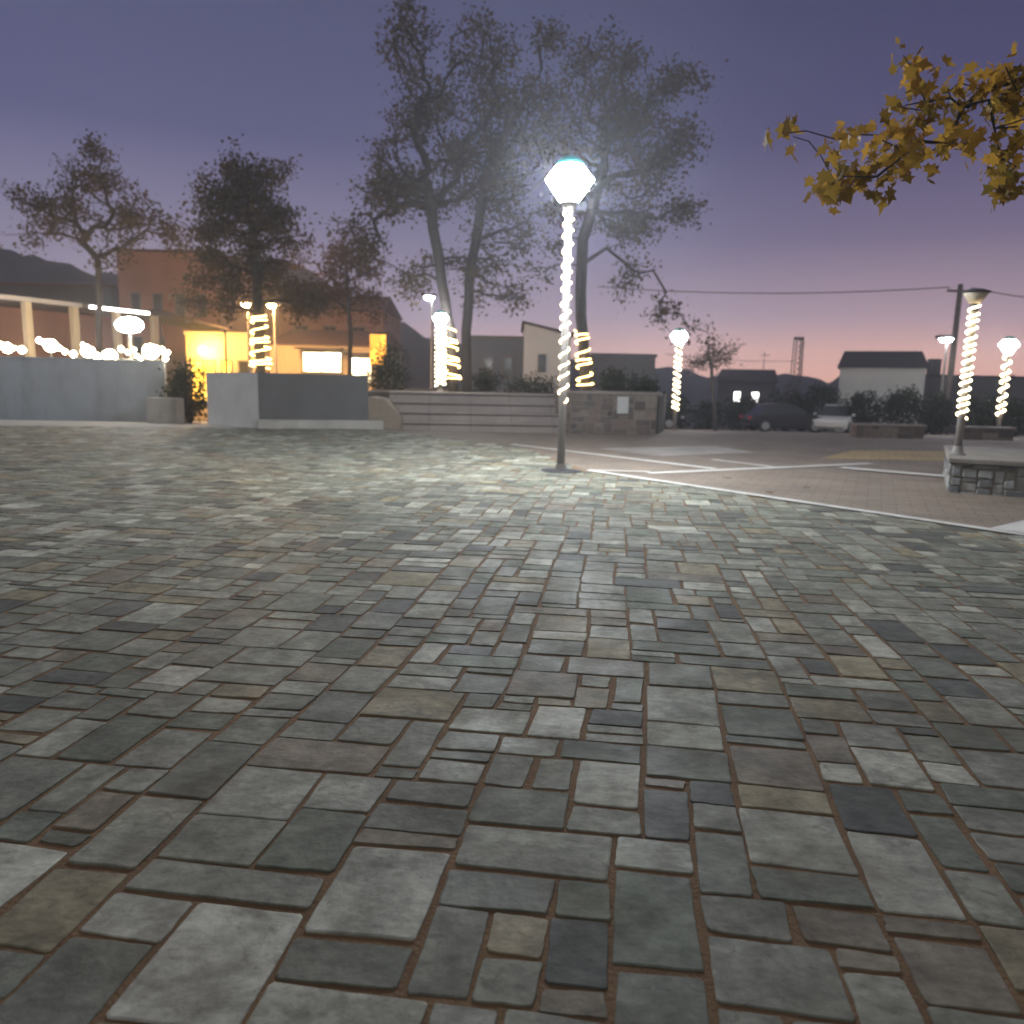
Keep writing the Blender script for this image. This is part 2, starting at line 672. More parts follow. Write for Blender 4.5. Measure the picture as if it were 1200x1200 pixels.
def inside(p, poly):
    c = False
    n = len(poly)
    for i in range(n):
        a, b = poly[i], poly[(i + 1) % n]
        if (a[1] > p[1]) != (b[1] > p[1]) and p[0] < (b[0] - a[0]) * (p[1] - a[1]) / (b[1] - a[1]) + a[0]:
            c = not c
    return c


def outline(x, y, w, h, gap, rng, fine):
    g = gap / 2
    j = lambda s: rng.uniform(-s, s)
    x0, x1, y0, y1 = x + g + j(g * .6), x + w - g + j(g * .6), y + g + j(g * .6), y + h - g + j(g * .6)
    if not fine:
        return [(x0 + j(.008), y0 + j(.008)), (x1 + j(.008), y0 + j(.008)), (x1 + j(.008), y1 + j(.008)), (x0 + j(.008), y1 + j(.008))]
    k = .008
    sk = [j(.005) for _ in range(4)]
    c = [(x0 + sk[0], y0 + sk[1]), (x1 + sk[2], y0 - sk[1]), (x1 - sk[2], y1 + sk[3]), (x0 - sk[0], y1 - sk[3])]
    out = []
    for q in range(4):
        p, n = c[q], c[(q + 1) % 4]
        L = math.hypot(n[0] - p[0], n[1] - p[1])
        d = ((n[0] - p[0]) / L, (n[1] - p[1]) / L)
        nn = (-d[1], d[0])
        a = rng.uniform(.5, 1.4) * k * min(1, min(w, h) / .16)
        for t in (a / L, .28, .5, .72, 1 - a / L):
            o = j(.0022) if .1 < t < .9 else 0
            out.append((p[0] + d[0] * L * t + nn[0] * o, p[1] + d[1] * L * t + nn[1] * o))
    return out


PALETTE = [((.172, .170, .148), 30), ((.130, .132, .114), 24), ((.215, .212, .186), 18), ((.074, .075, .072), 10),
           ((.29, .282, .25), 12), ((.185, .158, .112), 9), ((.120, .128, .106), 12), ((.150, .128, .104), 7)]


def pick(rng):
    t = rng.uniform(0, sum(w for _, w in PALETTE))
    for c, w in PALETTE:
        t -= w
        if t <= 0:
            break
    k = rng.uniform(.84, 1.18) * 1.42
    q = rng.uniform(.98, 1.02)
    return (c[0] * k, c[1] * k * 1.02, c[2] * k * .94 * q)


def slate_paving():
    rng = random.Random(11)
    th = R(-9.0)
    ct, st = math.cos(th), math.sin(th)
    W, H = 56.0, 30.0
    sizes = [(2, 2), (3, 2), (3, 2), (4, 2), (4, 3), (3, 3), (5, 2), (6, 2), (4, 4), (3, 4), (2, 3), (2, 4), (3, 5), (4, 5), (5, 3), (6, 3), (2, 1), (3, 1), (3, 2), (2, 2), (4, 3)]
    mb = MB()
    edges = [(P4, P3), (P3, P2), (P2, P1), (P1, P0), (P0, PL), (PL, PLL)]
    for (u, v, w, h) in ashlar(W, H, .071, sizes, rng):
        def tr(p):
            a, b = p[0] - 28, p[1] - 3
            a += .05 * math.sin(b * .55) + .012 * math.sin(b * 2.3 + a * .4)
            b += .05 * math.sin(a * .45 + .5) + .012 * math.sin(a * 1.9 + b * .5)
            return (a * ct - b * st, a * st + b * ct)
        c = tr((u + w / 2, v + h / 2))
        if c[1] < .3 or not inside(c, SLATE):
            continue
        if abs(c[0]) > 1.2 + c[1] * .95:                 # outside any view of the plaza
            continue
        near = c[1] < 6.5
        o = [tr(p) for p in outline(u, v, w, h, rng.uniform(.011, .023), rng, near)]
        for a, b in edges:
            m2 = clip_half(o, a, b)
            if len(m2) != len(o) or m2 != o:
                # only lines the stone really straddles
                mx_, my_ = (a[0] + b[0]) / 2, (a[1] + b[1]) / 2
                L = math.hypot(b[0] - a[0], b[1] - a[1])
                t = ((c[0] - a[0]) * (b[0] - a[0]) + (c[1] - a[1]) * (b[1] - a[1])) / L / L
                if -.05 <= t <= 1.05 and len(m2) >= 3:
                    o = m2
        n = len(o)
        if n < 3:
            continue
        top = .0095 + rng.uniform(-.0018, .0018)
        cx_, cy_ = sum(p[0] for p in o) / n, sum(p[1] for p in o) / n
        tx, ty = rng.uniform(-.005, .005), rng.uniform(-.005, .005)
        ins = .94 if not near else .972
        r0 = [(p[0], p[1], .0) for p in o]
        def hz(p, z):
            return z + (p[0] - cx_) * tx + (p[1] - cy_) * ty + zt(p[1])
        r1 = [(p[0], p[1], hz(p, top - .002)) for p in o]
        r2 = []
        for p in o:
            q = (cx_ + (p[0] - cx_) * ins, cy_ + (p[1] - cy_) * ins)
            r2.append((q[0], q[1], hz(q, top)))
        v_, f_ = r0 + r1 + r2, []
        for k in (0, 1):
            for i in range(n):
                jn = (i + 1) % n
                f_.append((k * n + i, k * n + jn, (k + 1) * n + jn, (k + 1) * n + i))
        f_.append(tuple(range(2 * n, 3 * n)))
        mb.add(v_, f_, pick(rng))
    return struct(mb.build("slate_paving", M_slate))


slate_paving()


def strip(name, pa, pb, w, dz=.016):
    a, b = Vector((*pa, 0)), Vector((*pb, 0))
    d = (b - a).normalized()
    n = Vector((-d.y, d.x, 0)) * w / 2
    return sheet(name, [tuple((a + n)[:2]), tuple((b + n)[:2]), tuple((b - n)[:2]), tuple((a - n)[:2])], dz, M_marble)


strip("paving_strip", P2, P4, .14, .020)
strip("paving_strip", gp(600, 521), gp(838, 550), .16, .012)
strip("paving_strip", gp(760, 555.5), gp(1020, 544), .16, .0162)
strip("paving_strip", gp(690, 552.5), gp(762, 554.5), .10, .0242)
strip("paving_strip", gp(985, 549), gp(1114, 560), .30, .0204)
strip("paving_strip", gp(835, 539), gp(905, 547.5), .12, .0122)
sheet("paving_strip", [gp(1160, 621.5), gp(1240, 603), gp(1240, 634)], .0246, M_marble)
M_lightpave = paver_mat("light_pavers", (.36, .33, .30), (.30, .275, .25), (.16, .14, .12), .4, .4, rot=R(25))
sheet("paving_strip", [gp(700, 526), gp(840, 523), gp(885, 531), gp(775, 535)], .0102, M_lightpave)
M_warmlit = paver_mat("warm_lit_pavers", (.42, .31, .15), (.36, .26, .13), (.2, .15, .1), .3, .15, rot=R(25))  # warm lamplight on the ground, put into the paver colour
sheet("paving_strip", [gp(960, 538), gp(1000, 528), gp(1114, 529), gp(1114, 541)], .0102, M_warmlit)

# ------------------------------------------------------------------ hills
def hill(name, prof, D, foot, seed, material=M_hill):
    """a ridge seen at the given pixels, D metres away, with a real front and back slope"""
    random.seed(seed)
    xs = []
    for (x0, y0), (x1, y1) in zip(prof[:-1], prof[1:]):
        k = max(2, int(abs(x1 - x0) / 12))
        for i in range(k):
            t = i / k
            xs.append((x0 + (x1 - x0) * t, y0 + (y1 - y0) * t))
    xs.append(prof[-1])
    rows = 12
    V, Fc = [], []
    z0 = zt(KINK1) - 1.0
    for i, (px, py) in enumerate(xs):
        top = at(px, py, D)
        for r in range(rows):
            t = r / (rows - 1) * 2 - 1                       # -1 front foot, 0 ridge, 1 back foot
            y = D + t * foot
            hgt = (1 - abs(t) ** 1.25)
            nn = noise.noise(Vector((i * .35, r * .7, seed))) * .10 * (1 - abs(t)) * (0 if r == 5 else 1)
            z = z0 + (top.z - z0) * max(0, hgt + nn) + (random.uniform(-1, 1) * .006 * D if abs(t) < .2 else 0)
            V.append((top.x * (y / D), y, z))
    for i in range(len(xs) - 1):
        for r in range(rows - 1):
            a = i * rows + r
            Fc.append((a, a + rows, a + rows + 1, a + 1))
    return struct(fix_up(MB().add(V, Fc).build(name, material, smooth=True)))


hill("hills", [(-420, 250), (-150, 262), (0, 283), (40, 300), (110, 318), (160, 312), (240, 296), (330, 300), (400, 334), (450, 366), (510, 398), (580, 410), (680, 424), (760, 432)], 160, 70, 3)
hill("hills", [(560, 440), (680, 433), (770, 431), (830, 437), (880, 440), (960, 443), (1060, 440), (1150, 441), (1260, 446), (1500, 430)], 200, 50, 5)

# ------------------------------------------------------------------ walls and planters on the left
a, b = GD(0, 24.0), GD(196, 26.0)


def wall_run(name, label, cat, p, q, height, thick, material, capm=None):
    L = math.hypot(q.x - p.x, q.y - p.y)
    ang = math.atan2(q.y - p.y, q.x - p.x)
    t = thing(name, label, cat, (p.x, p.y, min(zt(p.y), zt(q.y)) - .05), ang)
    MB().box(0, L, 0, thick, 0, height + .05, .015).build("wall_body", material, t)
    if capm:
        MB().box(-.03, L + .03, -.03, thick + .03, height + .052, height + .11, .012).build("coping", capm, t)
    return t, L


pL = Vector((a.x - 9, a.y - 1.2, 0))
hgt_l = at(0, 413, 24).z - zt(24)
wall_run("plaster_wall", "long smooth blue grey plaster wall below the cafe lights", "wall", pL, b, hgt_l - .06, .3, M_bluewall, M_bluewall)

# low block beside the wall end
p = GD(172, 23.2)
q = GD(209, 23.2)
t = thing("concrete_block", "low pale concrete block standing at the end of the blue grey wall", "block", (p.x, p.y, zt(23.2) - .02))
MB().box(0, q.x - p.x, 0, .5, 0, at(172, 466, 23.2).z - zt(23.2) + .02, .03).build("block_body", M_concrete, t)

# tall planter with white side and dark front
pc = GD(303, 19.6)
pr = GD(432, 20.3)
pw = GD(244, 21.0)
base_z = -.02
ht = at(303, 437, 19.6).z - base_z
t = thing("planter_box", "tall rectangular planter with white side and dark grey front on pale plinth", "planter", (pc.x, pc.y, base_z))


def quad_prism(pts, z0, z1):
    n = len(pts)
    v = [(x, y, z0) for x, y in pts] + [(x, y, z1) for x, y in pts]
    f = [tuple(range(n - 1, -1, -1)), tuple(range(n, 2 * n))] + [(i, (i + 1) % n, (i + 1) % n + n, i + n) for i in range(n)]
    return MB().add(v, f)


A0 = Vector((0, 0))
A1 = Vector((pr.x - pc.x, pr.y - pc.y))
A2 = Vector((pw.x - pc.x, pw.y - pc.y))
A3 = A1 + A2
quad_prism([A0, A1, A3, A2], 0, ht).build("planter_wall", M_white, t)
d1 = A1.normalized()
nrm = Vector((d1.y, -d1.x))
quad_prism([A0 + nrm * .03 + d1 * .02, A1 + nrm * .03, A1 + nrm * .003, A0 + nrm * .003 + d1 * .02], .26, ht + .004).build("front_cladding", M_greywall, t)
quad_prism([A0 + nrm * .10 + d1 * .0, A1 + nrm * .10 + d1 * .6, A1 + nrm * .004 + d1 * .6, A0 + nrm * .004], 0, .25).build("plinth", M_concrete, t)
quad_prism([A0 * .9 + A3 * .1, A1 * .9 + A2 * .1, A3 * .9 + A0 * .1, A2 * .9 + A1 * .1], ht - .05, ht + .006).build("soil", M_earth, t)

# ------------------------------------------------------------------ terrace and stepped seats
s0, s1 = GD(478, 20.2), GD(668, 20.6)
ang = math.atan2(s1.y - s0.y, s1.x - s0.x)
LS = math.hypot(s1.x - s0.x, s1.y - s0.y)
TZ = at(480, 459, 21.2).z
t = thing("stepped_seating", "wide flight of four pinkish stone seating steps below the trees", "steps", (s0.x, s0.y, -.03), ang)
rise = (TZ + .03) / 4
for k in range(4):
    x0 = -.12 * k if k else 0
    MB().box(-.55 + .14 * (3 - k), LS, .36 * k, .36 * k + (.36 if k < 3 else 1.2), 0, rise * (k + 1) - .05).build("step", M_steps, t)
    MB().box(-.57 + .14 * (3 - k), LS + .0, .36 * k - .035, .36 * k + (.357 if k < 3 else 1.2), rise * (k + 1) - .047, rise * (k + 1), .008).build("tread", M_steps, t)
    MB().box(-.55 + .14 * (3 - k), LS - .01, .36 * k - .006, .36 * k - .001, rise * (k + 1) - .085, rise * (k + 1) - .05).build("step_shade", M_stepshade, t)  # dark strip painting in the shadow under the tread edge
# tan side ramp left of the steps
p0, p1 = GD(432, 20.3), GD(470, 20.0)
t = thing("ramp_wall", "sloping tan rendered ramp wall between planter and steps", "ramp", (p0.x, p0.y, -.02))
w = p1.x - p0.x
M_tan = mat("tan_render", (.27, .22, .17), rough=.9, var=.15)
MB().prism([(0, 0), (w + .15, 0), (w - .1, .42), (w * .45, .82), (0, .86)], 0, 1.2).build("ramp_body", M_tan, t)

# terrace ground behind
tp = [(s0.x - 1.3, s0.y + 1.25), (s1.x + .1, s1.y + 1.25), GD(770, 21.6)[:2], (GD(770, 33)[0] + .5, 34), (GD(440, 33)[0], 34)]
tb = quad_prism([Vector(p) for p in tp], -.6, TZ - .02).build("terrace_ground", M_earth)
struct(tb)


# retaining wall of rubble on the right of the steps
def rubble_face(W, H, seed, unit=.085, pal=None):
    rng = random.Random(seed)
    mb = MB()
    sizes = [(2, 2), (3, 2), (4, 2), (5, 2), (3, 3), (4, 3), (2, 1), (3, 1), (5, 3), (2, 3)]
    for (u, v, w_, h_) in ashlar(W, H, unit, sizes, rng):
        o = outline(u, v, w_, h_, .022, rng, True)
        n = len(o)
        cx_, cy_ = u + w_ / 2, v + h_ / 2
        dpt = rng.uniform(.012, .035)
        v_ = [(p[0], 0, p[1]) for p in o] + [(p[0], -dpt * .6, p[1]) for p in o] + \
             [(cx_ + (p[0] - cx_) * .86, -dpt, cy_ + (p[1] - cy_) * .86) for p in o]
        f_ = []
        for k in (0, 1):
            for i in range(n):
                j = (i + 1) % n
                f_.append((k * n + i, k * n + j, (k + 1) * n + j, (k + 1) * n + i))
        f_.append(tuple(range(2 * n, 3 * n)))
        c = rng.choice(pal)
        kk = rng.uniform(.75, 1.25)
        mb.add(v_, f_, tuple(x * kk for x in c))
    return mb


BROWNS = [(.15, .11, .095), (.18, .14, .12), (.12, .09, .08), (.20, .165, .14), (.10, .085, .08)]
GREYS = [(.22, .23, .235), (.30, .31, .31), (.15, .155, .16), (.36, .35, .33), (.19, .18, .165), (.11, .115, .12)]


def rubble_wall(name, label, p, q, z0, z1, thick, seed, pal, copm, unit=.085):
    L = math.hypot(q.x - p.x, q.y - p.y)
    an = math.atan2(q.y - p.y, q.x - p.x)
    t = thing(name, label, "wall", (p.x, p.y, z0), an)
    H = z1 - z0 - .07
    MB().box(.004, L, -.010, thick, 0, H).build("wall_core", M_mortar, t)
    fix_normals(rubble_face(L, H, seed, unit, pal).build("stone_face", M_rubble, t))
    sf = fix_normals(rubble_face(thick, H, seed + 1, unit, pal).build("stone_face", M_rubble, t))
    sf.rotation_euler = (0, 0, R(-90))
    sf.location = (0, thick, 0)
    MB().box(-.05, L + .05, -.06, thick + .04, H + .003, H + .07, .012).build("coping", copm, t)
    return t


w0, w1 = GD(668, 20.2), GD(768, 20.9)
tw = rubble_wall("retaining_wall", "brown rubble retaining wall carrying a small white plaque, right of steps", w0, w1, -.05, at(668, 458, 20.2).z, 1.2, 21, BROWNS, M_steps)
pq = at(733, 475, 20.4)
nb_ = MB().box(-.16, .16, -.02, .0, -.22, .22, .006).build("notice_board", M_plaque, tw, tw.matrix_basis.inverted() @ pq)
nb_.location.y = -.045

M_slab = mat("grey_slab", (.25, .235, .21), rough=.85, var=.3, scale=3, bump=.4)
# raised platform at the right edge
c0 = G(1112, 577)
cz = at(1112, 536, c0.y).z
c1 = G(1290, 590)
c1.z = 0
tp_ = rubble_wall("stone_platform", "low grey fieldstone platform with slab top carrying the unlit lamp", c0, c1, -.03, cz, 2.6, 31, GREYS, M_slab, .058)

# far low walls
rubble_wall("garden_wall", "low brown rubble garden wall right of the white car", GD(1003, 24.5), GD(1082, 24.5), zt(24.5) - .05, at(1040, 497, 24.5).z, .4, 41, BROWNS, M_steps, .12)
rubble_wall("garden_wall", "short rubble wall behind the unlit lamp post", GD(1128, 24.5), GD(1187, 24.5), zt(24.5) - .05, at(1150, 500, 24.5).z, .4, 43, BROWNS, M_steps, .12)


# ------------------------------------------------------------------ lamps and light ropes
def helix_mb(r, z0, z1, turns, rad, hand=1, lean=(0, 0), r_top=None, sides=6, seed=0):
    n = int(turns * 16)
    rng = random.Random(seed)
    pts = []
    ph = rng.uniform(0, 6)
    wob = 0
    for i in range(n + 1):
        t = i / n
        rr = r + ((r_top if r_top is not None else r) - r) * t
        a_ = hand * (2 * math.pi * turns * t) + ph
        z = z0 + (z1 - z0) * t + .12 * (z1 - z0) / turns * math.sin(t * turns * 1.7 + ph)
        pts.append((lean[0] * z + rr * math.cos(a_), lean[1] * z + rr * math.sin(a_), z))
    return MB().tube(pts, rad, sides)


ROPES = "light ropes wound round posts and trunks"
LAMPS = "plaza lamp posts"


def lamp_post(loc, label, H, lit, r_pole=.055, hs=1.0, far=False):
    """H is the height of the widest edge of the head"""
    t = thing("lamp_post", label, "street lamp", loc, 0, LAMPS)
    MB().lathe([(r_pole * 2.2, 0), (r_pole * 2.2, .02), (r_pole * 1.6, .03), (r_pole * 1.25, .12)], 16).build("base_plate", M_pole, t)
    MB().lathe([(r_pole * 1.08, .122), (r_pole, .6), (r_pole * .92, H - .48 * hs)], 16).build("pole", M_pole, t, smooth=True)
    neck = MB().lathe([(r_pole * .95, H - .478 * hs), (r_pole * 1.2, H - .40 * hs), (.10 * hs, H - .30 * hs), (.12 * hs, H - .29 * hs)], 16)
    neck.build("neck", M_darkmetal if not lit else M_pole, t)
    if lit:
        MB().lathe([(.12 * hs, H - .288 * hs), (.20 * hs, H - .18 * hs), (.325 * hs, H), (.30 * hs, H + .03 * hs), (.19 * hs, H + .17 * hs)], 36).build("diffuser", M_lampfar if far else M_lamp, t)
        MB().lathe([(.195 * hs, H + .172 * hs), (.19 * hs, H + .20 * hs), (.15 * hs, H + .26 * hs), (.07 * hs, H + .30 * hs), (.01, H + .31 * hs)], 24).build("cap", M_teal, t, smooth=True)
    else:
        MB().lathe([(.12 * hs, H - .288 * hs), (.20 * hs, H - .18 * hs), (.30 * hs, H - .02 * hs), (.29 * hs, H - .004)], 24).build("diffuser", M_bowl, t, smooth=True)
        MB().lathe([(.35 * hs, H), (.36 * hs, H + .03 * hs), (.20 * hs, H + .09 * hs), (.02, H + .12 * hs)], 24).build("cap", M_darkmetal, t)
    return t


def rope(loc, label, mb, material):
    o = fix_normals(mb.build("light_rope", material, None, loc, smooth=True))
    return tag(o, label, "string lights", ROPES)


# main lamp
L0 = G(657, 553)
z_of = lambda px, py, d: at(px, py, d).z
H0 = z_of(667, 211, L0.y)
lamp_post(L0, "tall lit white lamp post with teal cap in the middle of the plaza", H0, True, .055, 1.0)
rope(L0, "warm white light rope wound in wide turns round the tall central lamp post", helix_mb(.068, z_of(660, 470, L0.y), z_of(666, 243, L0.y), 15, .011, 1), M_rope)
MB_l = MB().lathe([(.30, .018), (.28, .028), (.14, .034)], 18)
o = MB_l.build("lamp_footing", M_darkmetal, None, (L0.x, L0.y, 0))
tag(o, "dark round footing plate around the base of the tall central lamp", "base plate")

# unlit lamp on the platform
dl = c0.y + .45
Lb = at(1122, 531, dl)
Lb.z = cz
lamp_post(Lb, "unlit lamp post with dark flat cap on the stone platform", z_of(1138, 343, dl) - cz, False, .045, .48)
rope(Lb, "thick bright light rope round the unlit lamp on the stone platform", helix_mb(.060, z_of(1124, 490, dl) - cz, z_of(1136, 358, dl) - cz, 15, .014, 1, seed=2), M_rope)

# lit lamp on the far side, right of the trees
d = 34
p = GD(790, d)
lamp_post(p, "far lit lamp post in front of the sunset, right of the big trees", z_of(793, 394, d) - p.z, True, .08, 1.15, True)
rope(p, "warm light rope round the far lamp in front of the sunset", helix_mb(.13, z_of(791, 482, d) - p.z, z_of(793, 402, d) - p.z, 12, .032, -1, seed=3), M_rope)
# far right lamp
d = 33
p = GD(1169, d)
lamp_post(p, "far lit lamp post at the right edge behind the short wall", z_of(1178, 404, d) - p.z, True, .08, 1.15, True)
rope(p, "loose warm light rope round the far lamp at the right edge", helix_mb(.15, z_of(1170, 488, d) - p.z, z_of(1178, 412, d) - p.z, 8, .038, 1, seed=4), M_rope)
# lamp on the terrace left of the big tree
d = 23.2
p = at(516, 458, d)
p.z = TZ - .03
lamp_post(p, "lit lamp post on the terrace beside the wrapped tree trunk", z_of(517, 373, d) - p.z, True, .06, .72, True)
rope(p, "dense white light rope round the terrace lamp post", helix_mb(.15, z_of(516, 452, d) - p.z, z_of(517, 383, d) - p.z, 14, .022, -1, seed=5), M_rope)


def street_light(loc, label, H, mtl, hs, arm=.0):
    t = thing("street_light", label, "street light", loc, 0)
    MB().lathe([(.09, 0), (.075, H * .5), (.05, H - .1)], 10).build("pole", M_pole, t)
    MB().tube([(0, 0, H - .12), (-arm * .5, -.02, H), (-arm, -.05, H + .03)], .035, 6).build("arm", M_pole, t)
    hd = MB().box(-arm - .34 * hs, -arm + .3 * hs, -.2 * hs, .1 * hs, H + .0, H + .12 * hs, .03).build("lamp_head", M_darkmetal, t)
    MB().lathe([(.02, -.14 * hs), (.16 * hs, -.10 * hs), (.22 * hs, -.004)], 14, (-arm, -.05, H)).build("lens", mtl, hd)
    return t


d = 42
p = GD(1098, d)
street_light(p, "pale street light with a bright white lens left of the unlit lamp", z_of(1110, 397, d) - p.z, M_lampfar, 1.5, .1)
d = 40
p = GD(506, d)
street_light(p, "distant street light glowing white above the terrace lamp", z_of(509, 348, d) - p.z, M_lampfar, 1.2, .15)

# ------------------------------------------------------------------ trees
def leaf_cloud(points, per, spread, size, rng, lobed=False, hang=0.0):
    n = len(points) * per
    P = np.repeat(np.array(points, dtype=np.float64), per, axis=0)
    P += rng.normal(0, 1, (n, 3)) * spread
    N = rng.normal(0, 1, (n, 3))
    N /= np.linalg.norm(N, axis=1)[:, None]
    T = np.cross(N, rng.normal(0, 1, (n, 3)))
    T /= np.linalg.norm(T, axis=1)[:, None]
    if hang:
        T[:, 2] -= hang
        T /= np.linalg.norm(T, axis=1)[:, None]
    B = np.cross(N, T)
    S = size * rng.uniform(.6, 1.35, n)[:, None]
    clump = np.repeat(rng.uniform(0, 1, len(points)), per)
    shade = np.clip(clump * .6 + rng.uniform(0, .4, n), 0, 1)
    if not lobed:
        prof = [(0, 0), (.45, .32), (1, 0), (.45, -.32)]
    else:                                     # plane-tree leaf: five pointed lobes
        prof = [(-.25, 0), (0, .10), (-.05, .42), (.22, .28), (.42, .58), (.55, .24), (1, 0), (.55, -.24), (.42, -.58), (.22, -.28), (-.05, -.42), (0, -.10)]
    k = len(prof)
    curl = rng.uniform(-.4, 2.2, (n, 1))
    V = np.empty((n, k, 3))
    for i, (a_, b_) in enumerate(prof):
        bend = -(.25 * a_ * a_ + .15 * abs(b_)) * curl
        V[:, i, :] = P + S * (a_ * T + b_ * B * (1.2 - .35 * curl) + bend * N)
    V = V.reshape(-1, 3)
    me = bpy.data.meshes.new("crown")
    me.vertices.add(n * k)
    me.vertices.foreach_set("co", V.ravel())
    me.loops.add(n * k)
    me.loops.foreach_set("vertex_index", np.arange(n * k, dtype=np.int32))
    me.polygons.add(n)
    me.polygons.foreach_set("loop_start", np.arange(0, n * k, k, dtype=np.int32))
    me.polygons.foreach_set("loop_total", np.full(n, k, dtype=np.int32))
    c = np.repeat(shade, k)
    at_ = me.color_attributes.new("Col", 'FLOAT_COLOR', 'POINT')
    at_.data.foreach_set("color", np.stack([c, c, c, np.ones_like(c)], 1).astype(np.float32).ravel())
    me.update()
    me.validate()
    return me


def grow(trunk, pts, rng, r_tip, power, step):
    """join every crown point to the nearest limb; returns nodes, parents, radii"""
    nodes = [Vector(p) for p in trunk]
    par = [-1] + list(range(len(trunk) - 1))
    depth = [0.0]
    for i in range(1, len(nodes)):
        depth.append(depth[-1] + (nodes[i] - nodes[i - 1]).length)
    tip = nodes[-1].copy()
    start = max(1, int(len(trunk) * .45))
    arr = [tuple(v) for v in nodes]
    pts = sorted(pts, key=lambda p: (Vector(p) - tip).length)
    NA = np.zeros((len(pts) * 14 + 60, 3))
    DA = np.zeros(len(NA))
    cnt = len(nodes)
    NA[:cnt] = np.array(arr)
    DA[:cnt] = depth
    for p in pts:
        dist = np.linalg.norm(NA[:cnt] - np.array(p), axis=1)
        # limbs prefer to leave upward and outward
        cost = dist + .22 * DA[:cnt]
        dz = NA[:cnt, 2] - p[2]
        cost += np.where(dz > 0, dz * .5, 0)
        cost[:start] += 1e3
        j = int(np.argmin(cost))
        a_ = nodes[j]
        q = Vector(p)
        L = (q - a_).length
        k = max(1, min(10, int(L / step)))
        prev = j
        side = Vector(rng.normal(0, 1, 3)) * L * .07
        for s in range(1, k + 1):
            tt = s / k
            w_ = a_.lerp(q, tt) + side * math.sin(math.pi * tt) + Vector(rng.normal(0, 1, 3)) * (.06 * step if s < k else 0)
            w_.z += L * .10 * math.sin(math.pi * tt)
            nodes.append(w_)
            par.append(prev)
            NA[cnt] = w_
            DA[cnt] = DA[prev] + (w_ - nodes[prev]).length
            prev = cnt
            cnt += 1
    load = [0] * cnt
    kids = [0] * cnt
    for i in range(cnt):
        if par[i] >= 0:
            kids[par[i]] += 1
    for i in range(cnt):
        if kids[i] == 0:
            j = i
            while j >= 0:
                load[j] += 1
                j = par[j]
    rad = [r_tip * l ** power for l in load]
    return nodes, par, rad


def limbs_mesh(nodes, par, rad, rt):
    mb = MB()
    kids = {}
    for i, p in enumerate(par):
        if p >= 0:
            kids.setdefault(p, []).append(i)
    done = set()
    stack = [0]
    chains = []
    def chain(start, first):
        c = [start, first] if start is not None else [first]
        while True:
            ks = kids.get(c[-1], [])
            if not ks:
                break
            ks = sorted(ks, key=lambda k: -rad[k])
            for k in ks[1:]:
                todo.append((c[-1], k))
            c.append(ks[0])
        return c
    todo = [(None, 0)]
    while todo:
        s, f = todo.pop()
        c = chain(s, f)
        if len(c) < 2:
            continue
        r = [min(rad[i], rt) for i in c]
        if s is not None:
            r[0] = min(r[0], r[1] * 1.25)
        sides = 9 if r[0] > .08 else (5 if r[0] > .02 else 4)
        mb.tube([nodes[i] for i in c], r, sides)
    return mb


def tree(name, label, cat, base, trunk_px, d, blobs, n_pts, per, leaf, mtl, seed, rt=.16, spread=.35, r_tip=.008, power=.5, group=None, lobed=False, step=.45, flat=.8):
    """blobs: crown masses as (px, py, rx, ry) in photo pixels at depth d; trunk_px: photo pixels of the stem"""
    rng = np.random.default_rng(seed)
    n_pts, per, leaf, spread, r_tip = int(n_pts * 2.2), int(per * .9), leaf * .85, spread * .6, r_tip * 1.25
    t = thing(name, label, cat, base, 0, group)
    B = Vector(base)
    trunk = [Vector((0, 0, -.05))]
    tpx = [at(x, y, d) - B for x, y in trunk_px]
    tpx[0].y = 0
    last = trunk[0]
    for q in tpx:
        k = max(1, int((q - last).length / .5))
        for s in range(1, k + 1):
            w_ = last.lerp(q, s / k)
            w_ += Vector(rng.normal(0, .02, 3))
            trunk.append(w_)
        last = q
    pts = []
    area = sum(b[2] * b[3] * (b[4] if len(b) > 4 else 1) for b in blobs)
    for b_ in blobs:
        px, py, rx, ry = b_[:4]
        wgt = b_[4] if len(b_) > 4 else 1
        c = at(px, py, d) - B
        sx, sz = rx * d / F_PX, ry * d / F_PX
        sy = (sx + sz) / 2 * flat
        k = max(3, int(n_pts * rx * ry * wgt / area))
        g = rng.normal(0, 1, (k, 3))
        g /= np.linalg.norm(g, axis=1)[:, None]
        g *= rng.uniform(.15, 1, (k, 1)) ** .45
        # the leaves hang in separate sprays with gaps between them
        ns = max(2, k // 17)
        sub = rng.integers(0, ns, k)
        stretch = rng.uniform(.55, 1.3, ns)
        for i_, v in enumerate(g):
            u_ = g[sub[i_]] * stretch[sub[i_]]
            w3 = rng.normal(0, 1, 3) * np.array([.30, .30, .20]) * (.55 + .5 * rng.random())
            pts.append((c.x + u_[0] * sx + w3[0], c.y + u_[1] * sy + w3[1], c.z + u_[2] * sz + w3[2]))
    nodes, par, rad = grow(trunk, pts, rng, r_tip, power, step)
    fix = limbs_mesh(nodes, par, rad, rt * .8)
    fix.build("trunk", M_bark, t, smooth=True)
    if per:
        me = leaf_cloud(pts, per, spread, leaf, rng, lobed)
        me.materials.append(mtl)
        o = bpy.data.objects.new("crown", me)
        COL.objects.link(o)
        o.parent = t
    return t


TG = "plane trees around the plaza"
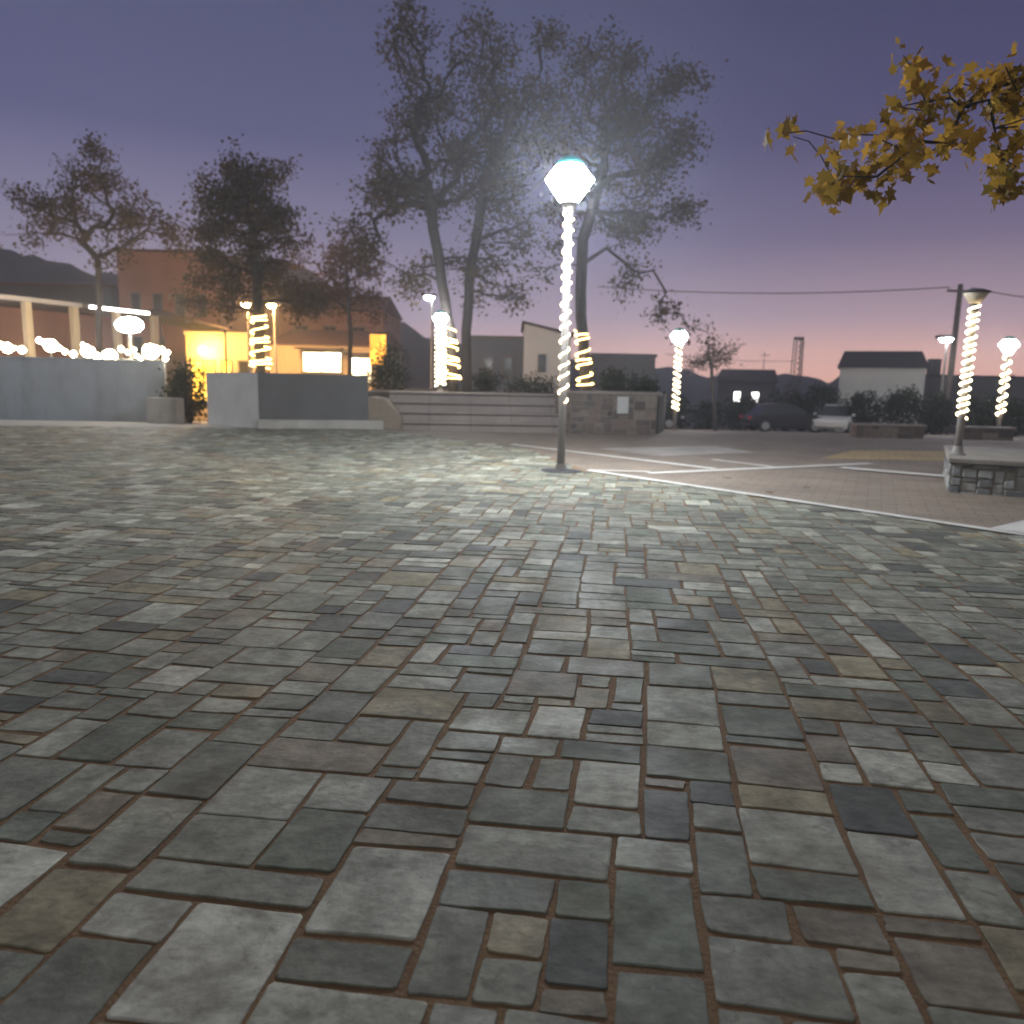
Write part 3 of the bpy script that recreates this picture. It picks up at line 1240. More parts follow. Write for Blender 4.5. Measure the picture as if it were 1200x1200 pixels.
# left, behind the wall
tree("autumn_tree", "broad thin leaved tree behind the long blue grey wall", "tree", GD(118, 31), [(118, 420), (116, 350), (114, 300)], 31,
     [(115, 235, 60, 50), (70, 250, 42, 34), (165, 255, 38, 40), (95, 200, 34, 26), (60, 285, 40, 20, .6), (130, 295, 60, 18, .6), (200, 290, 30, 14, .5)],
     300, 11, .17, M_leafdark, 101, .15, .30, .009, group=TG)
# with the wrapped trunk behind the planter
dT2 = 27
bT2 = GD(303, dT2)
tree("autumn_tree", "dense upright tree with wrapped trunk behind the white and grey planter", "tree", bT2, [(304, 425), (303, 370), (298, 300), (292, 240)], dT2,
     [(285, 225, 36, 44), (315, 260, 38, 44), (262, 260, 28, 40), (295, 310, 62, 34), (340, 300, 26, 26, .7), (275, 190, 12, 16, .8), (320, 205, 28, 24), (235, 325, 34, 20, .7), (345, 345, 50, 24, .8), (265, 350, 40, 20, .6)],
     380, 18, .17, M_leafdark, 102, .22, .30, .009, group=TG)
tree("autumn_tree", "small spreading tree between the planter tree and the tall terrace trees", "tree", GD(408, 33), [(410, 430), (410, 380), (406, 335)], 33,
     [(395, 310, 38, 30), (430, 300, 26, 26), (380, 345, 44, 22), (425, 350, 30, 24), (350, 300, 18, 16, .5)],
     230, 11, .17, M_leafbrown, 103, .12, .28, .009, group=TG)
# tall pair on the terrace
dA = 24.0
bA = at(531, 458, dA)
bA.z = TZ - .05
tree("plane_tree", "tall plane tree on the terrace with light rope round its trunk", "tree", bA, [(531, 440), (527, 390), (518, 330), (508, 270), (500, 215)], dA,
     [(470, 190, 44, 46), (445, 240, 36, 40), (520, 130, 66, 52), (500, 220, 52, 46), (440, 300, 32, 34), (560, 190, 46, 50), (470, 330, 42, 24, .7), (450, 170, 30, 26), (590, 120, 34, 44), (420, 265, 22, 24), (540, 50, 60, 40), (475, 60, 44, 50, .8), (455, 130, 26, 30), (600, 190, 40, 40, .8)],
     520, 10, .155, M_leafdark, 104, .20, .30, .009, group=TG)
dB = 25.5
bB = at(547, 458, dB)
bB.z = TZ - .05
tree("plane_tree", "tall plane tree with bare dark trunk right of the wrapped trunk", "tree", bB, [(547, 440), (546, 390), (550, 330), (562, 260), (570, 200)], dB,
     [(570, 300, 48, 40), (610, 250, 40, 50), (575, 220, 50, 46), (540, 340, 44, 30), (600, 340, 40, 26, .7), (620, 180, 40, 50), (600, 110, 44, 44), (560, 150, 50, 40), (625, 60, 44, 30), (640, 140, 34, 50)],
     420, 9, .155, M_leafdark, 105, .20, .30, .009, group=TG)
# right of the main lamp
dC = 23.5
bC = at(686, 462, dC)
bC.z = TZ - .05
tree("plane_tree", "tall plane tree with wrapped trunk just behind the central lamp post", "tree", bC, [(686, 450), (683, 400), (680, 340), (684, 280), (700, 220), (715, 170)], dC,
     [(720, 180, 58, 50), (780, 190, 46, 46), (700, 120, 56, 40), (770, 130, 56, 36), (815, 170, 28, 30), (730, 260, 50, 34), (785, 245, 30, 30), (670, 250, 40, 40, .8), (745, 335, 46, 18, .7), (790, 370, 36, 20, .6), (640, 300, 30, 30, .6), (820, 385, 16, 18, .5), (665, 170, 40, 50, .8), (720, 70, 60, 34), (800, 110, 40, 34, .8)],
     520, 10, .155, M_leafdark, 106, .21, .29, .009, group=TG)
# small bare one near the far lamp
tree("bare_tree", "small nearly bare tree behind the far lamp in the sunset", "tree", GD(838, 38), [(836, 470), (834, 430), (826, 400)], 38,
     [(830, 405, 26, 18), (820, 425, 26, 14), (845, 420, 20, 14)], 90, 5, .15, M_leafbrown, 107, .10, .3, .012, group=TG)

# ropes on the trunks
def trunk_rope(label, base, pxs, d, turns, r0, r1, rad, material, hand, seed):
    """pxs: stem pixels from low to high"""
    n = int(turns * 16)
    pts = []
    P = [at(x, y, d) - Vector(base) for x, y in pxs]
    for i in range(n + 1):
        t = i / n * (len(P) - 1)
        k = min(int(t), len(P) - 2)
        c = P[k].lerp(P[k + 1], t - k)
        rr = r0 + (r1 - r0) * i / n
        a_ = hand * 2 * math.pi * turns * i / n + seed
        pts.append(c + Vector((rr * math.cos(a_), rr * math.sin(a_), .08 * math.sin(i * .13 + seed))))
    return rope(base, label, MB().tube(pts, rad, 6), material)


trunk_rope("warm light rope round the tree trunk behind the planter", bT2, [(306, 434), (303, 366)], dT2, 8, .38, .24, .026, M_ropey, 1, 1)
trunk_rope("yellow light rope round the trunk beside the terrace lamp post", bA, [(531, 447), (527, 385)], dA, 9, .25, .18, .021, M_ropey, -1, 2)
trunk_rope("yellow light rope round the trunk behind the central lamp post", bC, [(686, 452), (681, 384)], dC, 7, .25, .19, .022, M_ropey, 1, 3)


# ------------------------------------------------------------------ yellow plane tree overhanging from the right
def overhang():
    rng = np.random.default_rng(77)
    base = Vector((5.4, 4.4, 0))
    t = thing("plane_tree", "yellow leaved plane tree whose branch hangs in from the top right", "tree", base, 0, TG)
    d = 4.6
    trunk = [Vector((0, 0, -.05)), Vector((.02, .03, .8)), Vector((-.05, .02, 1.6)), Vector((-.12, .05, 2.3)), Vector((-.3, .05, 2.8))]
    limb_px = [(1330, 60), (1230, 85), (1150, 105)]
    tr = trunk + [at(x, y, d) - base for x, y in limb_px]
    pts = []
    def clump(px, py, rx, ry, k, dd=d):
        for _ in range(k):
            g = rng.normal(0, 1, 3)
            g /= np.linalg.norm(g)
            g *= rng.uniform(.1, 1) ** .5
            c = at(px + g[0] * rx, py + g[1] * ry, dd + g[2] * .35) - base
            pts.append(tuple(c))
    clump(1055, 165, 42, 18, 9)
    clump(1005, 208, 40, 16, 9)
    clump(975, 222, 16, 10, 4)
    clump(985, 160, 12, 10, 3)
    clump(920, 160, 16, 8, 2)
    clump(1050, 128, 50, 16, 5)
    clump(1140, 165, 30, 14, 5)
    clump(1180, 185, 22, 14, 5)
    clump(1178, 222, 18, 10, 4)
    clump(1140, 110, 70, 24, 7)
    clump(1195, 80, 50, 40, 8)
    clump(1090, 70, 50, 20, 3)
    clump(1300, 80, 70, 70, 9)
    clump(1180, 130, 40, 30, 7)
    clump(1110, 125, 40, 18, 5)
    clump(1050, 185, 34, 18, 5)
    nodes, par, rad = grow(tr, pts, rng, .0035, .42, .12)
    rad = [max(r_, .11 * (1 - i / 5)) if i < 5 else r_ for i, r_ in enumerate(rad)]
    limbs_mesh(nodes, par, rad, .13).build("trunk", M_bark, t, smooth=True)
    me = leaf_cloud(pts, 7, .05, .074, rng, True, .5)
    me.materials.append(M_leafyellow)
    o = bpy.data.objects.new("crown", me)
    COL.objects.link(o)
    o.parent = t


overhang()


# ------------------------------------------------------------------ shrubs
def shrub(label, px0, px1, pytop, d, seed, mtl, per=14, leaf=.12, z0=None, group="shrubs and hedges around the plaza"):
    rng = np.random.default_rng(seed)
    cx_ = (px0 + px1) / 2
    b_ = GD(cx_, d)
    if z0 is not None:
        b_.z = z0
    W = (px1 - px0) / 2 * d / F_PX
    Hh = max(.3, at(cx_, pytop, d).z - b_.z)
    t = thing("shrub", label, "shrub", b_, 0, group)
    k = int(60 + 30 * W * Hh)
    pts = []
    for _ in range(k):
        g = rng.normal(0, 1, 3)
        g /= np.linalg.norm(g)
        g *= rng.uniform(.2, 1) ** .35
        bump = .82 + .3 * noise.noise(Vector((g[0] * 2 + seed, g[1] * 2, g[2] * 2)))
        pts.append((g[0] * W * bump, g[1] * min(W, 1.2) * bump, Hh * .5 + g[2] * Hh * .5 * bump))
    sm = MB()
    for i in range(9):
        q = pts[i * 5]
        sm.tube([(q[0] * .15, q[1] * .15, -.03), (q[0] * .5, q[1] * .5, q[2] * .6), q], [.03, .02, .008], 5)
    sm.build("stem", M_bark, t)
    me = leaf_cloud(pts, per, .16, leaf, rng)
    me.materials.append(mtl)
    o = bpy.data.objects.new("foliage", me)
    COL.objects.link(o)
    o.parent = t
    return t


shrub("rounded green shrub between the blue grey wall and the planter", 196, 246, 424, 24.5, 1, M_leafgreen, 22)
shrub("dark leafy shrub behind the right end of the planter", 430, 480, 395, 27, 2, M_leafgreen, 20)
shrub("low olive shrub on the terrace behind the dark trunk", 553, 585, 436, 27, 3, M_leafgreen, 16, .1, TZ - .03)
shrub("long low hedge on the terrace left of the retaining wall end", 590, 655, 446, 26.5, 4, M_leafgreen, 16, .1, TZ - .03)
shrub("pale green shrub on top of the brown retaining wall", 700, 730, 436, 22.6, 5, M_leafgreen, 16, .1, TZ - .03)
shrub("low green shrub above the white plaque of the retaining wall", 735, 766, 448, 22.4, 6, M_leafgreen, 16, .1, TZ - .03)
for i, (x0, x1, yt, d) in enumerate([(765, 812, 462, 44), (806, 850, 470, 45), (842, 900, 462, 44.5), (893, 945, 452, 45), (935, 985, 446, 44.5), (978, 1035, 456, 40), (1028, 1080, 450, 40), (1074, 1116, 458, 40), (1118, 1165, 466, 38), (1160, 1215, 470, 38)]):
    shrub(["dark rounded bush behind the far lamp left of the black car", "lower dark bush right of the far lamp", "dark bush directly behind the front of the black car", "tall dark bush behind the rear of the black car", "dark bush between black car and white house", "dark bush in front of the white house's left corner", "olive bush in front of the white house's right half",
           "dark bush at the foot of the pale street light", "dark bush just right of the unlit lamp post", "dark bush at the foot of the far right lamp"][i], x0, x1, yt, d, 20 + i, M_leafgreen, 16, .16)


# ------------------------------------------------------------------ buildings
def building(name, label, px0, px1, pytop, d, depth, wallm, roofm, roof="flat", roof_px=12, windows=(), cat="building", over=.2, turn=0.0):
    """front wall d metres ahead between two photo columns; windows as (u0, u1, v0, v1, pane) fractions of the front"""
    p, q = GD(px0, d), GD(px1, d)
    W = q.x - p.x
    z0 = zt(d) - .1
    H = at((px0 + px1) / 2, pytop, d).z - z0
    t = thing(name, label, cat, (p.x, d, z0), turn)
    MB().box(0, W, 0, depth, 0, H).build("wall", wallm, t)
    rh = roof_px * d / F_PX
    if roof == "flat":
        MB().box(-.08, W + .08, -.08, depth + .08, H + .003, H + .18).build("roof", roofm, t)
    elif roof == "gable":                    # ridge along x
        o_ = over
        v = [(-o_, -o_, H - .02), (W + o_, -o_, H - .02), (W + o_, depth + o_, H - .02), (-o_, depth + o_, H - .02), (-o_ + rh * .25, depth / 2, H + rh), (W + o_ - rh * .25, depth / 2, H + rh)]
        MB().add(v, [(0, 1, 5, 4), (2, 3, 4, 5), (0, 4, 3), (1, 2, 5), (3, 2, 1, 0)]).build("roof", roofm, t)
    elif roof == "mono":
        MB().prism([(-.15, H + rh), (W + .15, H + .003), (W + .15, H + .15), (-.15, H + rh + .15)], -.2, depth + .2).build("roof", roofm, t)
        MB().prism([(0, H + .004), (W - .02, H + .002), (0, H + rh - .005)], .0, depth).build("gable_wall", wallm, t)
    for w_ in windows:
        u0, u1, v0, v1, pm = w_[:5]
        x0, x1, za, zb = u0 * W, u1 * W, v0 * H, v1 * H
        fr = MB()
        f = min(.09, (x1 - x0) * .12)
        fr.box(x0, x1, -.06, .0, zb - f, zb)
        fr.box(x0, x1, -.08, .0, za, za + f)
        fr.box(x0, x0 + f, -.06, .0, za + f + .001, zb - f - .001)
        fr.box(x1 - f, x1, -.06, .0, za + f + .001, zb - f - .001)
        if x1 - x0 > 1.0:
            xm = (x0 + x1) / 2
            fr.box(xm - f * .4, xm + f * .4, -.05, .0, za + f + .001, zb - f - .001)
        fo = fr.build("window", M_frame, t)
        MB().box(x0 + f + .002, x1 - f - .002, -.03, -.004, za + f + .002, zb - f - .002).build("pane", pm, fo)
    return t


W_ = M_shopwhite
# left town behind the cafe wall
building("apartment_block", "large terracotta apartment block lit by the street, behind the cafe", 148, 262, 296, 54, 14, M_terra, M_redroof, "flat", 12,
         [(.12, .22, .62, .76, M_pane), (.34, .44, .62, .76, M_pane), (.56, .66, .62, .76, M_pane), (.78, .88, .62, .76, M_pane), (.12, .22, .36, .5, M_pane), (.34, .44, .36, .5, M_pane)])
building("apartment_block", "dark brown apartment block at the left edge behind the cafe roof", -60, 140, 335, 56, 12, M_darkhouse, M_redroof, "flat", 12,
         [(.2, .3, .5, .7, M_pane), (.45, .55, .5, .7, M_pane), (.7, .8, .5, .7, M_pane)])
t = building("shop", "small shop with yellow lit front below a pale band", 222, 302, 393, 44, 8, M_cream, M_cream, "flat", 8,
             [(.05, .42, .22, .72, M_shopyel), (.5, .66, .1, .72, M_shopyel), (.74, .95, .3, .72, M_pane)], "shop")
t_shop = building("shop", "cream shop with wide white lit windows behind the planter", 318, 446, 404, 46, 9, M_cream, M_redroof, "gable", 22,
             [(.29, .66, .64, .92, W_), (.72, .93, .50, .86, W_)], "shop")
t = building("house", "two storey house with dull red roof behind the cream shop", 330, 450, 362, 60, 9, M_terra, M_redroof, "gable", 22,
             [(.15, .28, .6, .85, M_pane), (.42, .55, .6, .85, M_pane), (.7, .83, .6, .85, M_pane)])
Wf = (GD(446, 46) - GD(318, 46)).x
Hf_ = at(382, 404, 46).z - zt(46) + .1
for u0, u1, v in ((.27, .68, .935), (.70, .95, .875)):
    MB().prism([(u0 * Wf, v * Hf_), (u1 * Wf, v * Hf_), (u1 * Wf, v * Hf_ + .10), (u0 * Wf, v * Hf_ + .10)], -1.1, -.09).build("awning", M_awn, t_shop)
dr = MB().box(.08 * Wf, .17 * Wf, -.07, -.002, .02, 2.2, .01).build("door", M_wood, t_shop)
MB().box(.155 * Wf, .162 * Wf, -.12, -.072, 1.0, 1.15).build("handle", M_rim, dr)
# orange lit banner on a post
p = GD(444, 42)
zb, zt_ = at(444, 427, 42).z - p.z, at(444, 392, 42).z - p.z
t = thing("lit_sign", "upright orange lit panel sign right of the shop windows", "sign", p)
MB().lathe([(.06, 0), (.05, zt_)], 8).build("post", M_darkmetal, t)
MB().box(-.42, .42, -.12, -.06, zb, zt_, .02).build("sign_panel", M_orange, t)
MB().box(-.45, .45, -.058, -.045, zb - .03, zt_ + .03).build("sign_back", M_darkmetal, t)
# street lamp bulb on the yellow shop
p = at(238, 411, 43.2)
t = thing("wall_lamp", "round yellow lamp glowing on the front of the yellow shop", "lamp", p)
MB().lathe([(.01, -.22), (.16, -.16), (.22, 0), (.16, .16), (.01, .22)], 14).build("globe", M_yelbulb, t)
MB().tube([(0, .22, .1), (0, .5, .25), (0, .8, .25)], .03).build("bracket", M_darkmetal, t)

# centre buildings beyond the terrace
building("house", "slate blue flat roofed house behind the terrace", 548, 612, 397, 48, 8, M_bluehouse, M_darkhouse, "flat", 8, [(.25, .45, .55, .8, M_pane), (.6, .8, .55, .8, M_pane)])
building("house", "pale house with sloping roof and one small window behind the terrace", 612, 666, 393, 46, 8, M_paleh, M_roof, "mono", 13, [(.30, .48, .60, .80, M_pane)])
building("house", "grey flat roofed block between the wrapped trunk and the far lamp", 692, 764, 418, 45, 8, M_darkhouse, M_darkhouse, "flat", 8, [(.2, .36, .55, .8, M_pane), (.6, .76, .55, .8, M_pane)])
# right
building("house", "dark low house with two bright lit windows against the sunset", 838, 902, 447, 62, 8, M_darkhouse, M_roof, "gable", 15, [(.28, .42, .55, .80, M_headl), (.58, .74, .55, .80, M_headl), (.45, .54, .1, .72, M_pane)], turn=R(-17))
building("house", "whitewashed house with dark pitched roof on the right", 978, 1066, 431, 52, 7, M_paleh, M_roof, "gable", 21, [(.62, .76, .35, .62, M_pane), (.2, .32, .35, .62, M_pane)], turn=R(-24))
building("house", "long dark house with chimney at the right edge", 1072, 1240, 443, 58, 9, M_darkhouse, M_roof, "flat", 8, [(.35, .42, .4, .7, M_pane), (.62, .69, .4, .7, M_pane)])
ch = [o for o in COL.objects if o.get("label") == "long dark house with chimney at the right edge"][0]
w_ = at(1107, 420, 58) - ch.location
MB().box(w_.x - .35, w_.x + .35, 1, 1.7, w_.z - 1.6, w_.z).build("chimney", M_darkhouse, ch)

# lattice mast and thin aerial
d = 90
p = GD(929, d)
t = thing("lattice_mast", "slim steel lattice mast rising against the pink sky", "mast", p)
Hm = at(931, 396, d).z - p.z
mb = MB()
for sx, sy in ((-1, -1), (1, -1), (1, 1), (-1, 1)):
    mb.tube([(sx * .55, sy * .55, 0), (sx * .38, sy * .38, Hm)], .06, 5)
mb.build("legs", M_lattice, t)
mb = MB()
k = 14
for i in range(k):
    z0_, z1_ = Hm * i / k, Hm * (i + 1) / k
    for sg in (-1, 1):
        mb.tube([(-.5 * sg, -.5, z0_), (.45 * sg, -.45, z1_)], .035, 4)
        mb.tube([(.5, -.5 * sg, z0_), (.45, .45 * sg, z1_)], .035, 4)
mb.build("bracing", M_lattice, t)
MB().box(-.44, .44, -.44, .44, Hm - .2, Hm + .1).build("platform", M_lattice, t)
p = GD(890, 70)
t = thing("aerial", "thin aerial pole above the dark house's right end", "aerial", p)
Ha = at(891, 412, 70).z - p.z
MB().lathe([(.05, 0), (.03, Ha)], 6).build("pole", M_lattice, t)
MB().tube([(-.5, 0, Ha - .3), (.5, 0, Ha - .3)], .025, 4).build("crossbar", M_lattice, t)

# utility pole and cables
d = 44
p = GD(1106, d)
Hu = at(1119, 333, d).z - p.z
t = thing("utility_pole", "dark wooden utility pole behind the unlit lamp carrying the cable", "utility pole", p)
MB().lathe([(.19, 0), (.15, Hu * .6), (.13, Hu)], 10).build("pole", M_wood, t)
MB().box(-.7, .7, -.06, .06, Hu - .42, Hu - .30).build("crossarm", M_wood, t)
for sx in (-.6, .6):
    MB().lathe([(.03, Hu - .298), (.06, Hu - .24), (.03, Hu - .16)], 8, (sx, 0, 0)).build("insulator", M_plaque, t)


def cable(label, pa, pb, sag, rad=.022):
    pts = []
    for i in range(33):
        t_ = i / 32
        q_ = pa.lerp(pb, t_)
        q_.z -= sag * 4 * t_ * (1 - t_)
        pts.append(q_)
    c0_ = pts[0].copy()
    o = MB().tube([q_ - c0_ for q_ in pts], rad, 5).build("power_cable", M_wire, None, c0_)
    return tag(o, label, "cable", "overhead cables")


pt = Vector((p.x, p.y, p.z + Hu - .16))
cable("overhead cable running left from the utility pole across the sunset", pt + Vector((-.6, 0, 0)), at(700, 336, 47), .35, .028)
cable("overhead cable running right from the utility pole out of frame", pt + Vector((.6, 0, 0)), at(1300, 352, 42), .25, .028)
cable("thin low cable crossing the pink horizon below the main cable", at(780, 415, 60), at(930, 423, 70), .2, .022)


# ------------------------------------------------------------------ cars
def car(label, loc, rz, paint, L=4.2, Wd=1.72, Hc=1.42):
    t = thing("parked_car", label, "car", loc, rz, "cars parked at the far side")
    h = L / 2
    # lower body: lofted cross sections along x
    secs = [(-h, .42, .66, .80), (-h + .12, .30, .82, .92), (-h + .9, .22, .90, 1.0), (-.2, .20, .93, 1.0), (h - 1.2, .22, .90, 1.0), (h - .25, .26, .76, .95), (h, .40, .62, .80)]
    rings = []
    for x, zb_, zt2, wf in secs:
        w2 = Wd / 2 * wf
        rings.append([(x, -w2 * .94, zb_), (x, -w2, zb_ + .15), (x, -w2, zt2 - .12), (x, -w2 * .88, zt2), (x, w2 * .88, zt2), (x, w2, zt2 - .12), (x, w2, zb_ + .15), (x, w2 * .94, zb_)])
    fix_normals(MB().loft(rings).build("body", paint, t, smooth=False))
    cab = [(-h + .35, .86, .80), (-h + .85, Hc - .08, .68), (-h + 1.5, Hc, .66), (.25, Hc - .02, .66), (h - 1.15, .90, .78)]
    rings = []
    for x, z, wf in cab:
        w2 = Wd / 2
        rings.append([(x, -w2 * .90, .84), (x, -w2 * wf, z), (x, w2 * wf, z), (x, w2 * .90, .84)])
    fix_normals(MB().loft(rings).build("windows", M_carglass, t))
    MB().loft([[(-h + .82, -.58, Hc - .06), (-h + .82, .58, Hc - .06), (-h + .82, .58, Hc - .03), (-h + .82, -.58, Hc - .03)],
               [(-h + 1.5, -.6, Hc + .005), (-h + 1.5, .6, Hc + .005), (-h + 1.5, .6, Hc + .04), (-h + 1.5, -.6, Hc + .04)],
               [(.3, -.58, Hc - .015), (.3, .58, Hc - .015), (.3, .58, Hc + .02), (.3, -.58, Hc + .02)]]).build("roof", paint, t)
    for sx in (-h + .78, h - .82):
        for sy in (-1, 1):
            wb = MB()
            pr_ = [(.10, -.10), (.28, -.10), (.315, -.06), (.315, .06), (.28, .10), (.10, .10)]
            rings = [[(r_ * math.cos(2 * math.pi * i / 18), y_, r_ * math.sin(2 * math.pi * i / 18)) for i in range(18)] for r_, y_ in pr_]
            wo_ = fix_normals(wb.loft(rings).build("wheel", M_tyre, t, (sx, sy * (Wd / 2 - .09), .315)))
            rr = [[(r_ * math.cos(2 * math.pi * i / 14), y_, r_ * math.sin(2 * math.pi * i / 14)) for i in range(14)] for r_, y_ in [(.02, .115 * sy), (.17, .118 * sy), (.205, .105 * sy)]]
            fix_normals(MB().loft(rr).build("rim", M_rim, wo_))
    for sy in (-1, 1):
        MB().box(h - .13, h - .005, sy * .62 - .16, sy * .62 + .16, .60, .72, .02).build("headlight", M_clear, t)
        MB().box(-h - .015, -h + .10, sy * .60 - .14, sy * .60 + .14, .64, .80, .02).build("tail_light", M_red, t)
        MB().box(h - 1.35, h - 1.18, sy * .93 - .07, sy * .93 + .07, .92, 1.04, .02).build("mirror", paint, t)
    return t


d = 40
p = GD(918, d)
car("black parked car in front of the dark bushes", p, R(4), M_carblack)
d = 40.5
p = GD(979, d)
car("white parked car standing at an angle behind the end of the black car", p, R(238), M_carwhite)
p = GD(772, 42)
car("dark parked car half hidden at the right end of the retaining wall", GD(752, 42), R(3), M_carblack)

# ------------------------------------------------------------------ cafe pavilion behind the blue grey wall
dc = 27.5
f0 = at(-40, 340, 26.5)
f1 = at(192, 371, 34)
L = math.hypot(f1.x - f0.x, f1.y - f0.y)
an = math.atan2(f1.y - f0.y, f1.x - f0.x)
zc = (f0.z + f1.z) / 2
t = thing("cafe_pavilion", "cafe shelter with grey roof edge on posts behind the blue grey wall", "shelter", (f0.x, f0.y, zt(28) - .02), an)
zl = zc - zt(28)
MB().box(0, L, 0, 3.4, zl - .05, zl + .10).build("roof", M_awn, t)
MB().box(-.02, L * .52, -.06, -.003, zl - .06, zl + .10).build("fascia", M_awnlight, t)
MB().box(0, L, 3.2, 3.4, 0, zl - .053).build("back_wall", M_terra, t)
for i in range(5):
    x = L * (.04 + .23 * i)
    MB().box(x - .12, x + .12, .1, .34, 0, zl - .053).build("post", M_cream, t)
MB().box(L * .56, L * .90, -.10, -.003, zl - .06, zl + .06, .01).build("light_tube", M_tube, t)
# dark awning beside it
p0 = at(188, 368, 34.5)
p1 = at(268, 385, 38)
an2 = math.atan2(p1.y - p0.y, p1.x - p0.x)
L2 = math.hypot(p1.x - p0.x, p1.y - p0.y)
t = thing("awning", "dark sloping awning on thin posts left of the wrapped planter tree", "awning", (p0.x, p0.y, zt(36)), an2)
hz0, hz1 = p0.z - zt(36), p1.z - zt(36)
MB().prism([(0, hz0 - .1), (L2, hz1 - .06), (L2, hz1), (0, hz0 + .22)], 0, 2.2).build("canopy", M_awn, t)
for x in (.1, L2 - .1):
    MB().box(x - .04, x + .04, .1, .18, 0, hz1 - .07).build("post", M_darkmetal, t)

# floodlight on a post
d = 26.8
p = GD(158, d)
Hf = at(158, 381, d).z - p.z
t = thing("floodlight", "big oval white floodlight on a post above the cafe wall", "floodlight", p)
MB().lathe([(.07, 0), (.05, Hf - .3)], 10).build("post", M_pole, t)
MB().box(-.36, .36, .02, .2, Hf - .26, Hf + .26, .05).build("housing", M_darkmetal, t)
ring = [[(rx * math.cos(2 * math.pi * i / 20), y, Hf + rz_ * math.sin(2 * math.pi * i / 20)) for i in range(20)] for rx, rz_, y in ((.48, .26, .015), (.42, .22, -.06), (.2, .1, -.10))]
fix_normals(MB().loft(ring).build("lens", M_flood, t))
d = 28
p = GD(-2, d)
Hf = at(-2, 381, d).z - p.z
t = thing("floodlight", "small white floodlight at the left edge above the cafe wall", "floodlight", p)
MB().lathe([(.06, 0), (.05, Hf - .1)], 10).build("post", M_pole, t)
MB().box(-.2, .2, .02, .16, Hf - .14, Hf + .14, .03).build("housing", M_darkmetal, t)
ring = [[(rx * math.cos(2 * math.pi * i / 16), y, Hf + rz_ * math.sin(2 * math.pi * i / 16)) for i in range(16)] for rx, rz_, y in ((.26, .12, .015), (.2, .09, -.05))]
fix_normals(MB().loft(ring).build("lens", M_lampfar, t))

# globe lamps standing behind the wall
M_globe = emitter("globe_lamp_lit", (1.0, .82, .56), 30)
for px_, py_, r_, lab in ((16, 408, .17, "warm globe lamp behind the wall, nearest the left edge"), (66, 405, .22, "warm globe lamp behind the wall, under the grey roof edge between two posts"),
                          (108, 412, .20, "warm globe lamp behind the wall, left of the floodlight's post"), (134, 417, .22, "warm globe lamp low behind the wall, just left under the floodlight"),
                          (181, 412, .26, "largest warm globe lamp, behind the right end of the wall")):
    d = 27.2
    g_ = GD(px_, d)
    hg = at(px_, py_, d).z - g_.z
    t = thing("globe_lamp", lab, "globe lamp", g_, 0, "globe lamps behind the cafe wall")
    MB().lathe([(.035, 0), (.03, hg - r_ * .95)], 8).build("post", M_darkmetal, t)
    MB().lathe([(r_ * math.sin(math.pi * (k_ + .02) / 8.04) + .002, hg - r_ * math.cos(math.pi * k_ / 8)) for k_ in range(9)], 14).build("globe", M_globe, t)

# festoon bulbs along the top of the wall
def festoon(label, pxs, seed):
    rng = random.Random(seed)
    d_ = 25.6 + rng.uniform(0, .8)
    c = at(pxs[0][0], pxs[0][1], d_)
    t_ = thing("festoon_string", label, "string lights", c, 0, "festoon strings over the cafe wall")
    P_ = [at(x, y, d_ + rng.uniform(-.1, .1)) - c for x, y in pxs]
    MB().tube([q_ + Vector((0, 0, .09)) for q_ in P_], .012, 4).build("wire", M_wire, t_)
    for q_ in P_:
        s = rng.uniform(.7, 1.5)
        MB().lathe([(.01, -.08 * s), (.06 * s, -.05 * s), (.08 * s, 0), (.05 * s, .06 * s), (.02, .085 * s)], 10, tuple(q_)).build("bulb", M_bulb, t_)


festoon("festoon string of warm bulbs at the left edge over the wall", [(-8, 402), (2, 405), (9, 404), (17, 408), (26, 410)], 1)
festoon("festoon string of warm bulbs sloping under the grey roof edge", [(46, 399), (52, 402), (58, 402), (63, 407), (70, 408), (76, 412), (86, 415)], 2)
festoon("short festoon string of bulbs left of the big floodlight", [(97, 404), (102, 408), (108, 410), (105, 416), (114, 418)], 3)
festoon("festoon string of bulbs directly under the big floodlight", [(124, 415), (134, 418), (142, 409), (150, 413), (157, 410), (160, 417), (165, 420)], 4)
festoon("festoon string of bulbs at the right end of the wall", [(172, 407), (178, 412), (184, 409), (190, 411), (197, 413), (194, 420)], 5)

for px_, top_, d, lab in ((297, 357, 38.5, "warm glowing street light just above the wrapped planter trunk, left of its twin"), (327, 358, 41, "warm glowing street light right of the wrapped planter trunk")):
    p = GD(px_ - 2, d)
    street_light(p, lab, z_of(px_, top_, d) - p.z, M_sodium, .95, .1)

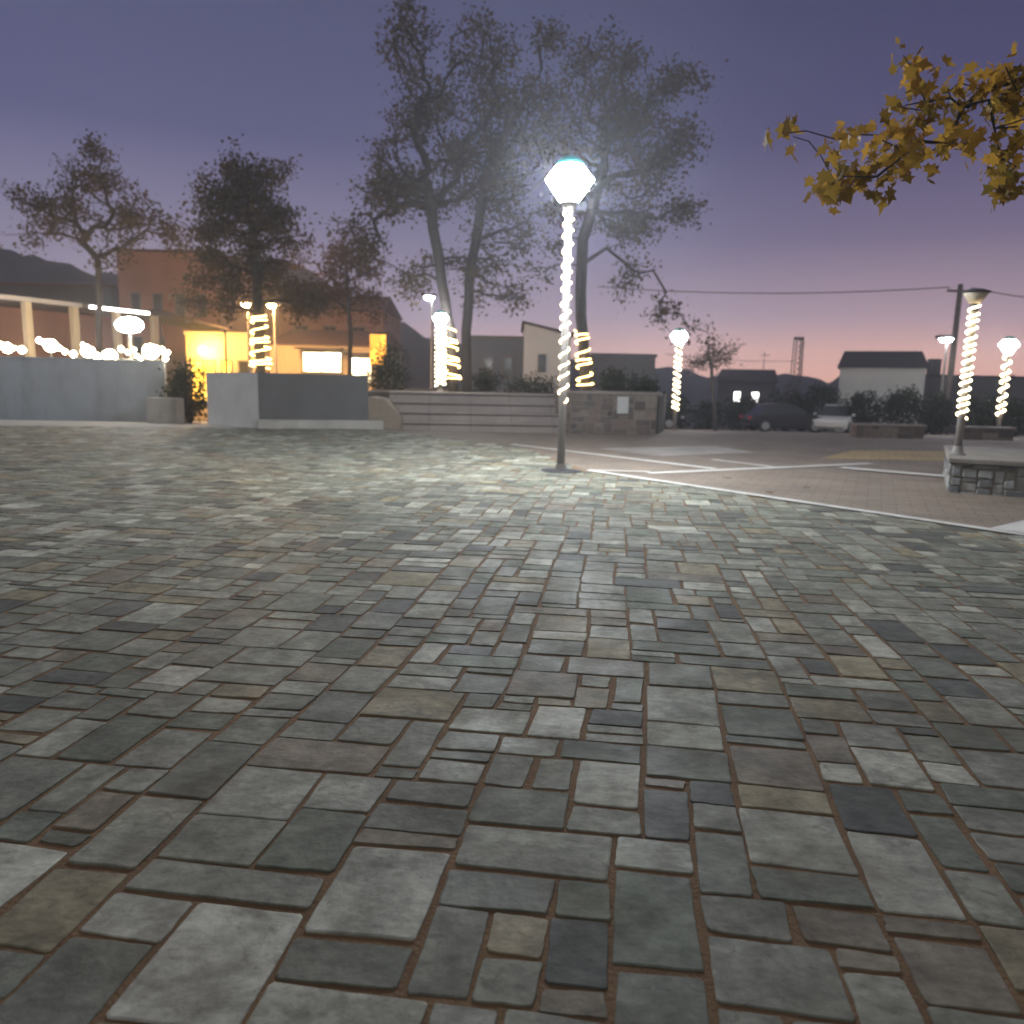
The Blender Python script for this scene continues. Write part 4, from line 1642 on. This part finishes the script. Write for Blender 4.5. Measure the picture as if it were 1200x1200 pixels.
# ------------------------------------------------------------------ small things on the ground
LEAFP = [(-.6, 0), (-.3, .1), (-.35, .5), (0, .32), (.25, .6), (.4, .25), (1, 0), (.4, -.25), (.25, -.6), (0, -.32), (-.35, -.5), (-.3, -.1)]


def fallen_leaf(px, py, s, rz, label):
    g = G(px, py, .02)
    mb = MB()
    top = [(x * s, y * s, .012 + .22 * s * (x * x * .6 + abs(y))) for x, y in LEAFP]
    bot = [(x, y, z - .004) for x, y, z in top]
    n = len(top)
    mb.add(top + bot, [tuple(range(n)), tuple(range(2 * n - 1, n - 1, -1))] + [(i, i + n, (i + 1) % n + n, (i + 1) % n) for i in range(n)])
    o = mb.build("fallen_leaf", M_dryleaf, None, (g.x, g.y, .018))
    o.rotation_euler = (0, 0, rz)
    tag(o, label, "leaf", "fallen leaves on the paving")


fallen_leaf(135, 574, .09, .6, "dry brown leaf on the slate far left of the lamp")
fallen_leaf(605, 553, .11, 2.0, "dry dark leaf on the slate just left of the central lamp's foot")
fallen_leaf(902, 578, .08, 1.1, "dry leaf on the fine paving, nearer of the two right of the lamp")
fallen_leaf(853, 561, .08, 2.6, "dry leaf on the fine paving beside the marble strips' crossing")
fallen_leaf(945, 572, .06, .2, "small dry leaf on the fine paving left of the stone platform")
fallen_leaf(155, 637, .05, 4.2, "small pale brown leaf on the slate at left")

# ------------------------------------------------------------------ haze added to imitate lens bloom round the lamps
Mh = bpy.data.materials.new("lens_glow_haze")
Mh.use_nodes = True
hn = Mh.node_tree.nodes
hn.remove(hn["Principled BSDF"])
pv = hn.new("ShaderNodeVolumePrincipled")
pv.inputs["Color"].default_value = (.86, .90, 1, 1)
pv.inputs["Density"].default_value = .0025
pv.inputs["Anisotropy"].default_value = .55
Mh.node_tree.links.new(pv.outputs[0], [x for x in hn if x.type == 'OUTPUT_MATERIAL'][0].inputs["Volume"])
hz = MB().box(-262, 262, -34, 264, -5, 46).build("haze", Mh)  # added volume, stands in for lens bloom
tag(hz, "thin haze added to imitate lens glow around the lamps", "haze", kind="stuff")
